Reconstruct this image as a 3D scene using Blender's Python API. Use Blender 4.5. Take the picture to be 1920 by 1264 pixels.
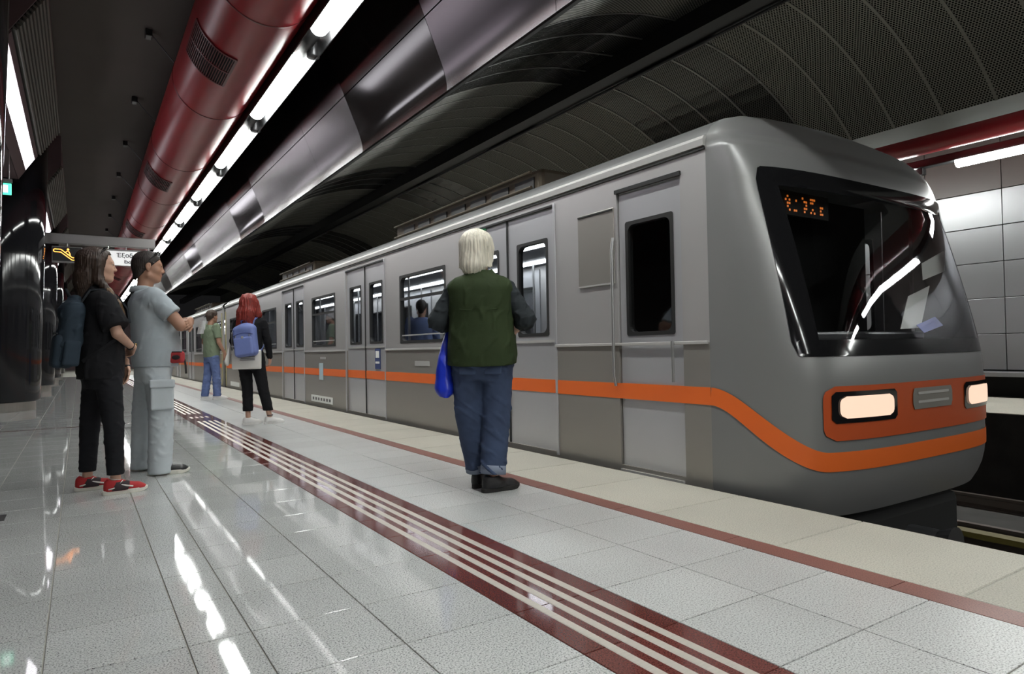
import bpy, bmesh, math, random
import numpy as np
from mathutils import Vector, Matrix

for o in list(bpy.data.objects):
    bpy.data.objects.remove(o)
SC = bpy.context.scene
COL = SC.collection
random.seed(7)
PI = math.pi

# ------------------------------------------------------------------ camera, world, exposure
CAMH = 0.964
YAW, PITCH, ROLL, FPX = math.radians(33.0868), math.radians(1.028), math.radians(-1.0403), 1245.15
_f = Vector((math.sin(YAW)*math.cos(PITCH), math.cos(YAW)*math.cos(PITCH), math.sin(PITCH)))
_r = Vector((math.cos(YAW), -math.sin(YAW), 0))
_u = _r.cross(_f)
CR = _r*math.cos(ROLL) + _u*math.sin(ROLL)
CU = -_r*math.sin(ROLL) + _u*math.cos(ROLL)
CF = _f
cam = bpy.data.cameras.new('camera')
camo = bpy.data.objects.new('camera', cam)
COL.objects.link(camo)
camo.matrix_world = Matrix(((CR.x, CU.x, -CF.x, 0), (CR.y, CU.y, -CF.y, 0), (CR.z, CU.z, -CF.z, CAMH), (0, 0, 0, 1)))
cam.sensor_fit = 'HORIZONTAL'
cam.sensor_width = 36.0
cam.lens = FPX/1920*36
cam.clip_start = 0.05
cam.clip_end = 400
SC.camera = camo

def proj(p):
    d = Vector(p) - Vector((0, 0, CAMH))
    w = d.dot(CF)
    if w < 0.05:
        return None
    return (960 + FPX*d.dot(CR)/w, 632 - FPX*d.dot(CU)/w)

world = bpy.data.worlds.new('underground')
SC.world = world
world.use_nodes = True
world.node_tree.nodes['Background'].inputs[0].default_value = (0.5, 0.5, 0.52, 1)
world.node_tree.nodes['Background'].inputs[1].default_value = 0.015
SC.view_settings.view_transform = 'Standard'
SC.view_settings.look = 'None'
SC.view_settings.exposure = 0.0
SC.view_settings.gamma = 1.0
SC.view_settings.use_curve_mapping = False
SC.cycles.max_bounces = 7
SC.cycles.diffuse_bounces = 3
SC.cycles.glossy_bounces = 4
SC.cycles.transparent_max_bounces = 8
SC.cycles.caustics_reflective = False
SC.cycles.caustics_refractive = False
SC.cycles.use_adaptive_sampling = True
SC.cycles.adaptive_threshold = 0.04
LAMP_POWER = 54.0          # radiance of the platform lamps
TRAIN_LAMP = 16.0           # radiance of the strip lights inside the train

# ------------------------------------------------------------------ materials
MATS = {}
def nodes_of(m):
    m.use_nodes = True
    nt = m.node_tree
    return nt, nt.nodes, nt.links, nt.nodes['Principled BSDF']

def mat(name, col, rough=0.5, metal=0.0, emit=None, estr=0.0, var=0.0, vscale=6.0, bump=0.0, bscale=60.0,
        stretch=(1, 1, 1), coat=0.0, spec=0.5, sheen=0.0, rnd=0.0, rvar=0.0):
    if name in MATS:
        return MATS[name]
    m = bpy.data.materials.new(name)
    nt, N, L, P = nodes_of(m)
    P.inputs['Base Color'].default_value = (*col, 1)
    P.inputs['Roughness'].default_value = rough
    P.inputs['Metallic'].default_value = metal
    P.inputs['Specular IOR Level'].default_value = spec
    P.inputs['Coat Weight'].default_value = coat
    P.inputs['Sheen Weight'].default_value = sheen
    if emit:
        P.inputs['Emission Color'].default_value = (*emit, 1)
        P.inputs['Emission Strength'].default_value = estr
    if var or bump or rvar:
        tc = N.new('ShaderNodeTexCoord')
        mp = N.new('ShaderNodeMapping')
        mp.inputs['Scale'].default_value = stretch
        L.new(tc.outputs['Object'], mp.inputs['Vector'])
    if var or rvar:
        nz = N.new('ShaderNodeTexNoise')
        nz.inputs['Scale'].default_value = vscale
        nz.inputs['Detail'].default_value = 5
        L.new(mp.outputs['Vector'], nz.inputs['Vector'])
    if var or rnd:
        hsv = N.new('ShaderNodeHueSaturation')
        hsv.inputs['Color'].default_value = (*col, 1)
        cur = None
        if var:
            mr = N.new('ShaderNodeMapRange')
            mr.inputs['From Min'].default_value = 0.25
            mr.inputs['From Max'].default_value = 0.75
            mr.inputs['To Min'].default_value = 1-var
            mr.inputs['To Max'].default_value = 1+var
            L.new(nz.outputs['Fac'], mr.inputs['Value'])
            cur = mr.outputs['Result']
        if rnd:
            oi = N.new('ShaderNodeObjectInfo')
            mr2 = N.new('ShaderNodeMapRange')
            mr2.inputs['To Min'].default_value = 1-rnd
            mr2.inputs['To Max'].default_value = 1+rnd
            L.new(oi.outputs['Random'], mr2.inputs['Value'])
            if cur:
                mu = N.new('ShaderNodeMath')
                mu.operation = 'MULTIPLY'
                L.new(cur, mu.inputs[0])
                L.new(mr2.outputs['Result'], mu.inputs[1])
                cur = mu.outputs[0]
            else:
                cur = mr2.outputs['Result']
        L.new(cur, hsv.inputs['Value'])
        L.new(hsv.outputs['Color'], P.inputs['Base Color'])
    if rvar:
        mr = N.new('ShaderNodeMapRange')
        mr.inputs['From Min'].default_value = 0.25
        mr.inputs['From Max'].default_value = 0.75
        mr.inputs['To Min'].default_value = max(0, rough-rvar)
        mr.inputs['To Max'].default_value = rough+rvar
        L.new(nz.outputs['Fac'], mr.inputs['Value'])
        L.new(mr.outputs['Result'], P.inputs['Roughness'])
    if bump:
        nb = N.new('ShaderNodeTexNoise')
        nb.inputs['Scale'].default_value = bscale
        nb.inputs['Detail'].default_value = 4
        L.new(mp.outputs['Vector'], nb.inputs['Vector'])
        bp = N.new('ShaderNodeBump')
        bp.inputs['Strength'].default_value = bump
        bp.inputs['Distance'].default_value = 0.01
        L.new(nb.outputs['Fac'], bp.inputs['Height'])
        L.new(bp.outputs['Normal'], P.inputs['Normal'])
    MATS[name] = m
    return m

def granite(name, base, dark, light, rough, amt=0.46, scale=165.0, rnd=0.05, rvar=0.03, spec=0.5):
    """speckled stone: fine dark and light grains in world space"""
    m = bpy.data.materials.new(name)
    nt, N, L, P = nodes_of(m)
    geo = N.new('ShaderNodeNewGeometry')
    n1 = N.new('ShaderNodeTexNoise')
    n1.inputs['Scale'].default_value = scale
    n1.inputs['Detail'].default_value = 3
    n1.inputs['Roughness'].default_value = 0.7
    L.new(geo.outputs['Position'], n1.inputs['Vector'])
    cr = N.new('ShaderNodeValToRGB')
    e = cr.color_ramp.elements
    e[0].position = amt-0.10
    e[0].color = (*dark, 1)
    e[1].position = amt
    e[1].color = (*base, 1)
    e2 = cr.color_ramp.elements.new(0.60)
    e2.color = (*light, 1)
    L.new(n1.outputs['Fac'], cr.inputs['Fac'])
    n2 = N.new('ShaderNodeTexNoise')
    n2.inputs['Scale'].default_value = 1.7
    n2.inputs['Detail'].default_value = 4
    L.new(geo.outputs['Position'], n2.inputs['Vector'])
    oi = N.new('ShaderNodeObjectInfo')
    ad = N.new('ShaderNodeMath'); ad.operation = 'ADD'
    ma = N.new('ShaderNodeMapRange')
    ma.inputs['To Min'].default_value = 1-rnd; ma.inputs['To Max'].default_value = 1+rnd
    L.new(oi.outputs['Random'], ma.inputs['Value'])
    mb = N.new('ShaderNodeMapRange')
    mb.inputs['From Min'].default_value = 0.3; mb.inputs['From Max'].default_value = 0.7
    mb.inputs['To Min'].default_value = -0.07; mb.inputs['To Max'].default_value = 0.05
    L.new(n2.outputs['Fac'], mb.inputs['Value'])
    L.new(ma.outputs['Result'], ad.inputs[0]); L.new(mb.outputs['Result'], ad.inputs[1])
    hs = N.new('ShaderNodeHueSaturation')
    L.new(cr.outputs['Color'], hs.inputs['Color']); L.new(ad.outputs[0], hs.inputs['Value'])
    L.new(hs.outputs['Color'], P.inputs['Base Color'])
    rr = N.new('ShaderNodeMapRange')
    rr.inputs['From Min'].default_value = 0.3; rr.inputs['From Max'].default_value = 0.7
    rr.inputs['To Min'].default_value = rough-rvar; rr.inputs['To Max'].default_value = rough+rvar
    L.new(n2.outputs['Fac'], rr.inputs['Value']); L.new(rr.outputs['Result'], P.inputs['Roughness'])
    P.inputs['Specular IOR Level'].default_value = spec
    MATS[name] = m
    return m

def perforated(name, col, hole, rough, metal, pitch=0.036, frac=0.34):
    """sheet metal punched with a staggered grid of round holes (uses the panel's metric UVs)"""
    m = bpy.data.materials.new(name)
    nt, N, L, P = nodes_of(m)
    uv = N.new('ShaderNodeUVMap'); uv.uv_map = 'metric'
    sc = N.new('ShaderNodeVectorMath'); sc.operation = 'MULTIPLY'
    sc.inputs[1].default_value = (1/pitch, 1/(pitch*1.732), 0)
    L.new(uv.outputs['UV'], sc.inputs[0])
    ds = []
    for off in (0.0, 0.5):
        a = N.new('ShaderNodeVectorMath'); a.operation = 'ADD'; a.inputs[1].default_value = (off, off, 0)
        f = N.new('ShaderNodeVectorMath'); f.operation = 'FRACTION'
        s = N.new('ShaderNodeVectorMath'); s.operation = 'SUBTRACT'; s.inputs[1].default_value = (.5, .5, 0)
        k = N.new('ShaderNodeVectorMath'); k.operation = 'MULTIPLY'; k.inputs[1].default_value = (1, 1.732, 0)
        l = N.new('ShaderNodeVectorMath'); l.operation = 'LENGTH'
        L.new(sc.outputs[0], a.inputs[0]); L.new(a.outputs[0], f.inputs[0]); L.new(f.outputs[0], s.inputs[0])
        L.new(s.outputs[0], k.inputs[0]); L.new(k.outputs[0], l.inputs[0])
        ds.append(l.outputs['Value'])
    mn = N.new('ShaderNodeMath'); mn.operation = 'MINIMUM'
    L.new(ds[0], mn.inputs[0]); L.new(ds[1], mn.inputs[1])
    lt = N.new('ShaderNodeMath'); lt.operation = 'LESS_THAN'; lt.inputs[1].default_value = frac
    L.new(mn.outputs[0], lt.inputs[0])
    mx = N.new('ShaderNodeMix'); mx.data_type = 'RGBA'
    mx.inputs['A'].default_value = (*col, 1); mx.inputs['B'].default_value = (*hole, 1)
    L.new(lt.outputs[0], mx.inputs['Factor'])
    L.new(mx.outputs['Result'], P.inputs['Base Color'])
    P.inputs['Roughness'].default_value = rough
    inv = N.new('ShaderNodeMath'); inv.operation = 'MULTIPLY_ADD'
    inv.inputs[1].default_value = -metal; inv.inputs[2].default_value = metal
    L.new(lt.outputs[0], inv.inputs[0]); L.new(inv.outputs[0], P.inputs['Metallic'])
    sp = N.new('ShaderNodeMath'); sp.operation = 'MULTIPLY_ADD'
    sp.inputs[1].default_value = -0.5; sp.inputs[2].default_value = 0.5
    L.new(lt.outputs[0], sp.inputs[0]); L.new(sp.outputs[0], P.inputs['Specular IOR Level'])
    MATS[name] = m
    return m

def glass(name, tint, alpha, rough=0.02):
    """thin tinted pane: part see-through, part mirror by Fresnel"""
    m = bpy.data.materials.new(name)
    nt, N, L, P = nodes_of(m)
    N.remove(P)
    out = N['Material Output']
    tr = N.new('ShaderNodeBsdfTransparent'); tr.inputs[0].default_value = (*tint, 1)
    gl = N.new('ShaderNodeBsdfGlossy'); gl.inputs['Roughness'].default_value = rough
    gl.inputs['Color'].default_value = (.9, .9, .95, 1)
    fr = N.new('ShaderNodeFresnel'); fr.inputs['IOR'].default_value = 1.5
    mr = N.new('ShaderNodeMath'); mr.operation = 'ADD'; mr.inputs[1].default_value = alpha
    gg = N.new('ShaderNodeNewGeometry')
    io = N.new('ShaderNodeMath'); io.operation = 'MULTIPLY_ADD'; io.inputs[1].default_value = 1/1.5-1.5; io.inputs[2].default_value = 1.5
    L.new(gg.outputs['Backfacing'], io.inputs[0]); L.new(io.outputs[0], fr.inputs['IOR'])
    L.new(fr.outputs[0], mr.inputs[0])
    mx = N.new('ShaderNodeMixShader')
    L.new(mr.outputs[0], mx.inputs[0]); L.new(tr.outputs[0], mx.inputs[1]); L.new(gl.outputs[0], mx.inputs[2])
    L.new(mx.outputs[0], out.inputs['Surface'])
    MATS[name] = m
    return m

granite('tile_stone', (.46, .47, .46), (.10, .10, .105), (.60, .61, .60), .04, rnd=.05, rvar=.012, spec=.33)
granite('tile_stone_honed', (.46, .47, .46), (.10, .10, .105), (.60, .61, .60), .31, rnd=.05, rvar=.02, spec=.35)
granite('red_stone', (.115, .032, .028), (.05, .015, .014), (.17, .055, .045), .10, scale=180, rnd=.12)
granite('red_line_stone', (.20, .085, .07), (.11, .045, .04), (.27, .12, .10), .38, scale=180, rnd=.05)
granite('edge_stone', (.40, .385, .33), (.28, .265, .225), (.48, .465, .40), .62, scale=150, rnd=.04)
mat('grout', (.36, .35, .31), .8, var=.15, vscale=9)
mat('bar_steel', (.62, .58, .52), .38, .35, var=.08, vscale=20, stretch=(1, 8, 1))
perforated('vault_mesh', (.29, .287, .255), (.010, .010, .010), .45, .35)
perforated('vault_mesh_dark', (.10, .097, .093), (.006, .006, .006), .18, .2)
mat('vault_rib', (.29, .285, .26), .45, .3)
mat('trim_grey', (.15, .155, .145), .6)
mat('vault_rib_dark', (.15, .145, .14), .3, .2)
mat('panel_grey', (.095, .083, .092), .23, 1.0)
mat('panel_dark', (.010, .008, .008), .10, .0, spec=.35)
mat('beam_black', (.010, .010, .011), .35)
mat('black_void', (.006, .006, .006), .9)
mat('ceiling_dark', (.085, .073, .067), .85, var=.06, vscale=1.2)
mat('duct_red', (.27, .011, .017), .33, .0, spec=.45)
mat('duct_seam', (.10, .007, .010), .4)
mat('grille_red', (.10, .012, .015), .5)
mat('steel', (.42, .42, .42), .38, .9)
mat('dark_steel', (.10, .10, .105), .35, .6)
mat('black_plastic', (.015, .015, .016), .4)
mat('lamp', (1, 1, 1), .4, emit=(.97, 1.0, .965), estr=LAMP_POWER)
mat('lightbox', (.9, .88, .95), .5, emit=(.97, .93, 1.0), estr=6.0)
mat('unit_shell', (.17, .115, .125), .6)
mat('slat', (.20, .195, .175), .5, .3)
mat('pillar_black', (.012, .012, .014), .07, spec=.38)
mat('plinth_steel', (.42, .41, .38), .28, .85, var=.08, vscale=5, stretch=(1, 1, .1))
mat('wall_panel', (.25, .25, .26), .40, .8, rnd=.06)
mat('wall_brown', (.055, .042, .038), .4)
mat('concrete_dark', (.045, .043, .040), .9, var=.25, vscale=4)
mat('train_body', (.58, .565, .56), .36, .6)
mat('train_lower', (.36, .34, .31), .38, .6)
mat('train_door', (.59, .59, .61), .34, .6)
mat('train_nose', (.25, .25, .248), .34, .3)
mat('train_roof', (.20, .20, .20), .45, .4)
mat('gutter', (.66, .65, .63), .35, .5)
mat('orange', (.80, .15, .022), .38)
mat('orange_red', (.52, .085, .02), .35)
mat('rubber', (.012, .012, .012), .5)
mat('black_gloss', (.010, .010, .011), .08, spec=.5)
mat('seat_blue', (.03, .05, .16), .6)
mat('interior', (.34, .34, .35), .55)
mat('interior_floor', (.12, .12, .13), .6)
mat('train_light', (1, 1, 1), .5, emit=(.96, .98, 1.0), estr=TRAIN_LAMP)
mat('headlight', (.3, .25, .2), .3, emit=(1.0, .70, .52), estr=.95)
mat('led_orange', (1, .3, .05), .4, emit=(1.0, .24, .03), estr=.5)
mat('led_bright', (1, .4, .1), .4, emit=(1.0, .33, .05), estr=5.0)
mat('plate_reflection_white', (.82, .83, .80), .6)  # white of the plates and of the sheets painted as windshield reflections
mat('reflection_blue', (.22, .26, .70), .6)  # colour of the sheet painted as a blue windshield reflection
mat('sign_white', (.8, .8, .8), .4, emit=(1, 1, 1), estr=.42)
mat('sign_black', (.01, .01, .01), .25)
mat('sign_text', (.02, .02, .02), .5)
mat('exit_green', (.05, .5, .3), .4, emit=(.10, .80, .50), estr=1.6)
mat('exit_white', (.9, 1, .95), .4, emit=(.8, 1, .9), estr=2.0)
mat('mast_steel', (.20, .19, .19), .4, .7)
mat('track_rail', (.22, .19, .17), .35, .8)
mat('yellow', (.16, .13, .03), .6)
mat('yellow_pale', (.42, .37, .20), .6)
glass('train_glass', (.60, .62, .63), .10)
glass('windshield_glass', (.90, .91, .91), .0)

# ------------------------------------------------------------------ mesh helpers
def link(name, me, m=None, parent=None, smooth=False):
    if m is not None:
        me.materials.append(MATS[m] if isinstance(m, str) else m)
    if smooth:
        me.polygons.foreach_set('use_smooth', [True]*len(me.polygons))
    o = bpy.data.objects.new(name, me)
    COL.objects.link(o)
    if parent is not None:
        o.parent = parent
    return o

class MB:
    """collects simple shapes; build() links them as ONE mesh object"""
    def __init__(s):
        s.v = []; s.f = []; s.uv = None
    def add(s, v, f):
        n = len(s.v)
        s.v += [tuple(p) for p in v]
        s.f += [tuple(i+n for i in q) for q in f]
        return s
    def box(s, c, d, R=None, ch=0.0):
        x, y, z = d[0]/2, d[1]/2, d[2]/2
        if ch <= 0:
            v = [Vector((a*x, b*y, e*z)) for a in (-1, 1) for b in (-1, 1) for e in (-1, 1)]
            f = [(0, 1, 3, 2), (4, 6, 7, 5), (0, 4, 5, 1), (2, 3, 7, 6), (0, 2, 6, 4), (1, 5, 7, 3)]
        else:
            bm = bmesh.new()
            bmesh.ops.create_cube(bm, size=1)
            for q in bm.verts:
                q.co = Vector((q.co.x*d[0], q.co.y*d[1], q.co.z*d[2]))
            bmesh.ops.bevel(bm, geom=list(bm.edges), offset=ch, segments=2, affect='EDGES', profile=.5)
            v = [q.co.copy() for q in bm.verts]
            bm.verts.index_update()
            f = [tuple(q.index for q in fc.verts) for fc in bm.faces]
            bm.free()
        if R is not None:
            v = [R @ p for p in v]
        return s.add([p+Vector(c) for p in v], f)
    def tube(s, pts, r, n=10, cap=True):
        pts = [Vector(p) for p in pts]
        rr = r if isinstance(r, (list, tuple)) else [r]*len(pts)
        v = []; f = []
        ref = None
        for i, p in enumerate(pts):
            t = (pts[min(i+1, len(pts)-1)] - pts[max(i-1, 0)]).normalized()
            if ref is None:
                ref = Vector((0, 0, 1)) if abs(t.z) < .9 else Vector((1, 0, 0))
            a = (ref - t*ref.dot(t)).normalized(); ref = a
            b = t.cross(a)
            for k in range(n):
                w = 2*PI*k/n
                v.append(p + (a*math.cos(w) + b*math.sin(w))*rr[i])
        for i in range(len(pts)-1):
            for k in range(n):
                f.append((i*n+k, i*n+(k+1) % n, (i+1)*n+(k+1) % n, (i+1)*n+k))
        if cap:
            f.append(tuple(reversed(range(n))))
            f.append(tuple((len(pts)-1)*n+k for k in range(n)))
        return s.add(v, f)
    def lathe(s, prof, c=(0, 0, 0), n=32, axis='z'):
        v = []; f = []
        for (r, h) in prof:
            for k in range(n):
                w = 2*PI*k/n
                p = (r*math.cos(w), r*math.sin(w), h)
                if axis == 'y': p = (p[0], p[2], p[1])
                if axis == 'x': p = (p[2], p[0], p[1])
                v.append(Vector(p)+Vector(c))
        for i in range(len(prof)-1):
            for k in range(n):
                f.append((i*n+k, i*n+(k+1) % n, (i+1)*n+(k+1) % n, (i+1)*n+k))
        f.append(tuple(reversed(range(n)))); f.append(tuple((len(prof)-1)*n+k for k in range(n)))
        return s.add(v, f)
    def grid(s, rows, flip=False):
        """rows of points -> quads"""
        n = len(rows[0]); v = [p for r in rows for p in r]; f = []
        for i in range(len(rows)-1):
            for k in range(n-1):
                q = (i*n+k, i*n+k+1, (i+1)*n+k+1, (i+1)*n+k)
                f.append(q[::-1] if flip else q)
        return s.add(v, f)
    def prism(s, poly, a, b, axis=1):
        """polygon in the two other axes, extruded from a to b along axis"""
        def P(q, h):
            if axis == 1: return (q[0], h, q[1])
            if axis == 2: return (q[0], q[1], h)
            return (h, q[0], q[1])
        n = len(poly)
        v = [P(q, a) for q in poly] + [P(q, b) for q in poly]
        f = [tuple(range(n)), tuple(reversed(range(n, 2*n)))] + [(i, i+n, (i+1) % n+n, (i+1) % n) for i in range(n)]
        return s.add(v, f)
    def mesh(s, name):
        me = bpy.data.meshes.new(name)
        me.from_pydata(s.v, [], s.f)
        me.update()
        bm = bmesh.new(); bm.from_mesh(me)
        bmesh.ops.recalc_face_normals(bm, faces=bm.faces)
        bm.to_mesh(me); bm.free()
        return me
    def build(s, name, m, parent=None, smooth=False):
        return link(name, s.mesh(name), m, parent, smooth)

def tag(o, label=None, cat=None, group=None, kind=None):
    if label: o['label'] = label
    if cat: o['category'] = cat
    if group: o['group'] = group
    if kind: o['kind'] = kind
    return o

def empty(name, loc=(0, 0, 0), rz=0.0):
    o = bpy.data.objects.new(name, None)
    COL.objects.link(o)
    o.location = loc
    o.rotation_euler = (0, 0, rz)
    o.empty_display_size = .1
    return o

def inst(src, parent=None, loc=None):
    c = src.copy()
    COL.objects.link(c)
    if parent is not None: c.parent = parent
    if loc is not None: c.location = loc
    return c

ORD = ['nearest', 'second nearest', 'third nearest', 'fourth nearest', 'fifth nearest', 'sixth nearest', 'seventh nearest', 'eighth nearest',
       'ninth nearest', 'tenth nearest', 'eleventh nearest', 'twelfth nearest', 'thirteenth nearest', 'fourteenth nearest', 'fifteenth nearest', 'sixteenth nearest']

# ================================================================== THE SETTING
Y0, Y1 = -22.0, 58.0
# ---- platform floor: base slab with recessed joints, stone tiles on it
floor = tag(MB().box((-2.73, (Y0+Y1)/2, -.055), (12.53, Y1-Y0, .10)).build('floor', 'grout'), 'speckled grey granite platform floor with red stone bands', kind='structure')

def tile_mesh(name, w, l, h=.018, c=.0012):
    b = MB()
    x, y = w/2, l/2
    v = [(-x, -y, -h), (x, -y, -h), (x, y, -h), (-x, y, -h), (-x, -y, -c), (x, -y, -c), (x, y, -c), (-x, y, -c),
         (-x+c, -y+c, 0), (x-c, -y+c, 0), (x-c, y-c, 0), (-x+c, y-c, 0)]
    f = [(8, 9, 10, 11)]
    for a, bb in ((0, 4), (4, 8)):
        for i in range(4):
            j = (i+1) % 4
            f.append((a+i, a+j, bb+j, bb+i))
    b.add(v, f)
    return b.mesh(name)

GAP = .005
cols = [(-.102, .294), (.294, .494), (.494, .896), (.896, 1.324), (1.749, 2.2), (2.2, 2.65)]
x = -.102
while x > -8.6:
    cols.insert(0, (x-.4, x)); x -= .4
cand = []     # (area, x0, x1, y0, y1, z)
CROSS = (10.89, 10.99)
for (a, b_) in cols:
    for k in range(0, 96):
        y0 = .05+.4*k
        y1 = y0+.4
        if a < 1.3 and y0 < CROSS[0] < y1:
            segs = [(y0, CROSS[0]), (CROSS[1], y1)]
        else:
            segs = [(y0, y1)]
        for (s0, s1) in segs:
            if s1-s0 < .02: continue
            pp = [proj(q) for q in ((a, s0, 0), (b_, s0, 0), (b_, s1, 0), (a, s1, 0))]
            if any(p is None for p in pp): continue
            if max(p[0] for p in pp) < 0 or min(p[0] for p in pp) > 1920 or min(p[1] for p in pp) > 1264: continue
            ar = abs(sum(pp[i][0]*pp[(i+1) % 4][1]-pp[(i+1) % 4][0]*pp[i][1] for i in range(4)))/2
            cand.append((ar, a, b_, s0, s1))
cand.sort(reverse=True)
meshes = {}
rest = MB(); rest2 = MB()
for i, (ar, a, b_, s0, s1) in enumerate(cand):
    w, l = round(b_-a-GAP, 3), round(s1-s0-GAP, 3)
    if i < 290:
        if (w, l) not in meshes:
            me = tile_mesh('tile', w, l); me.materials.append(MATS['tile_stone_honed' if a > 1.5 else 'tile_stone']); meshes[(w, l)] = me
        o = bpy.data.objects.new('tile', meshes[(w, l)]); COL.objects.link(o)
        o.parent = floor; o.location = ((a+b_)/2, (s0+s1)/2, 0)
    else:
        x0, x1_, q0, q1 = a+GAP/2, b_-GAP/2, s0+GAP/2, s1-GAP/2
        (rest2 if a > 1.5 else rest).add([(x0, q0, 0), (x1_, q0, 0), (x1_, q1, 0), (x0, q1, 0), (x0, q0, -.01), (x1_, q0, -.01), (x1_, q1, -.01), (x0, q1, -.01)],
                 [(0, 1, 2, 3), (0, 4, 5, 1), (1, 5, 6, 2), (2, 6, 7, 3), (3, 7, 4, 0)])
tag(rest.build('far_tiles', 'tile_stone', floor), kind='stuff')
tag(rest2.build('far_tiles', 'tile_stone_honed', floor), kind='stuff')
# plain stone where the camera does not see single tiles
MB().box((-2.0, -11.0, -.012), (9.3, 21.98, .02)).build('tile_field', 'tile_stone', floor)
# thin red stone cross band
for k in range(24):
    xa = 1.324-.4*(k+1)
    MB().box((xa+.2, 10.94, -.009), (.395, .095, .018)).build('red_band_stone', 'red_stone', floor)
# tactile guide strip: red polished stones with four raised steel bars
STR0, STR1 = 1.324, 1.749
sm = tile_mesh('guide_stone', STR1-STR0-.004, .4-.004); sm.materials.append(MATS['red_stone'])
for k in range(0, 95):
    o = bpy.data.objects.new('guide_stone', sm); COL.objects.link(o); o.parent = floor
    o.location = ((STR0+STR1)/2, .05+.4*k+.2, 0)
bar_x = [1.324+.425*q for q in (.245, .415, .585, .755)]
for bx in bar_x:
    for (ya, yb) in ((.25, 10.52), (11.08, 11.32), (11.9, 38)):
        MB().prism([(bx-.0175, 0), (bx-.015, .0022), (bx+.015, .0022), (bx+.0175, 0)], ya, yb).build('guide_bar', 'bar_steel', floor)
# red edge line and pale edge slabs
for k in range(48):
    y = .6+.8*k
    MB().box((2.7175, y+.4, -.009), (.131, .796, .018)).build('red_line_stone', 'red_line_stone', floor)
em = tile_mesh('edge_slab', 3.537-2.785-.004, .8-.006, .06, .004); em.materials.append(MATS['edge_stone'])
for k in range(48):
    o = bpy.data.objects.new('edge_slab', em); COL.objects.link(o); o.parent = floor
    o.location = ((3.537+2.785)/2, -.4+.8*k+.4-.006, 0)
MB().box((3.16, (38+Y1)/2, -.01), (.75, Y1-38, .02)).build('edge_slab', 'edge_stone', floor)
# small dark floor hatch by the left edge of the view
tag(MB().box((-.52, 5.06, .001), (.28, .18, .004)).build('floor_hatch', 'black_plastic'), 'small dark metal hatch set in floor at left edge', 'hatch')

# ---- track pit
tag(MB().box((6.8, (Y0+Y1)/2, -1.2), (6.9, Y1-Y0, .2)).build('track_bed', 'concrete_dark'), 'dark concrete track bed below the platform', kind='structure')
tag(MB().box((3.47, (Y0+Y1)/2, -.58), (.12, Y1-Y0, .98)).build('wall_platform', 'concrete_dark'), 'dark platform wall below the edge slabs', kind='structure')
for i, (cx, lab) in enumerate(((5.05, 'train track'), (8.55, 'empty far track'))):
    for sgn, w in ((-1, 'near'), (1, 'far')):
        xx = cx+sgn*.7525
        b = MB().prism([(xx-.07, -1.1), (xx+.07, -1.1), (xx+.07, -1.085), (xx+.012, -1.06), (xx+.012, -.98), (xx+.036, -.97), (xx+.036, -.94), (xx-.036, -.94), (xx-.036, -.97), (xx-.012, -.98), (xx-.012, -1.06), (xx-.07, -1.085)], Y0, Y1)
        tag(b.build('running_rail', 'track_rail'), f'{w} steel running rail of the {lab}', 'rail', 'running rails')
t = empty('third_rail', (6.72, 0, -1.1))
MB().box((0, (Y0+Y1)/2, .33), (.14, Y1-Y0, .05)).build('cover', 'yellow', t)
MB().box((.02, (Y0+Y1)/2, .25), (.07, Y1-Y0, .08)).build('conductor', 'track_rail', t)
for k in range(14):
    MB().box((.03, -9+4.5*k, .11), (.08, .1, .22)).build('bracket', 'dark_steel', t)
tag(t, 'yellow covered third rail between the two tracks', 'rail')
for k in range(10):
    tag(MB().box((5.05, -4.5+.75*k, -1.126), (2.3, .24, .05), ch=.01).build('sleeper', 'concrete_dark'), 'dark sleeper under the train track rails', 'sleeper', 'sleepers of the train track')

# ---- ceilings
tag(MB().box((-3.2, (Y0+Y1)/2, 5.78), (11.8, Y1-Y0, .16)).build('ceiling', 'ceiling_dark'), 'flat dark brown platform ceiling', kind='structure')
# vault profiles (x, z)
def arc_right(n=12):
    R, cz = 4.03, 1.09
    a0, a1 = math.asin(.15/R), math.asin(2.82/R)
    return [(6.8+R*math.sin(a0+(a1-a0)*i/n), cz+R*math.cos(a0+(a1-a0)*i/n)) for i in range(n+1)]
def arc_left(n=12):
    K = [(6.65, 5.27), (5.9, 5.17), (5.08, 4.92), (4.4, 4.60), (3.85, 4.22), (3.36, 3.74)]
    out = []
    for i in range(n+1):
        t_ = i/n*(len(K)-1); k = min(int(t_), len(K)-2); u = t_-k
        p0, p1, p2, p3 = K[max(k-1, 0)], K[k], K[k+1], K[min(k+2, len(K)-1)]
        out.append(tuple(.5*((2*p1[j]) + (p2[j]-p0[j])*u + (2*p0[j]-5*p1[j]+4*p2[j]-p3[j])*u*u + (3*p1[j]-p0[j]-3*p2[j]+p3[j])*u**3) for j in (0, 1)))
    return out
vault = tag(MB().box((6.8, (Y0+Y1)/2, 5.75), (7.4, Y1-Y0, .1)).build('ceiling_vault', 'black_void'), 'dark arched tunnel ceiling of perforated metal panels over the tracks', kind='structure')
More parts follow.
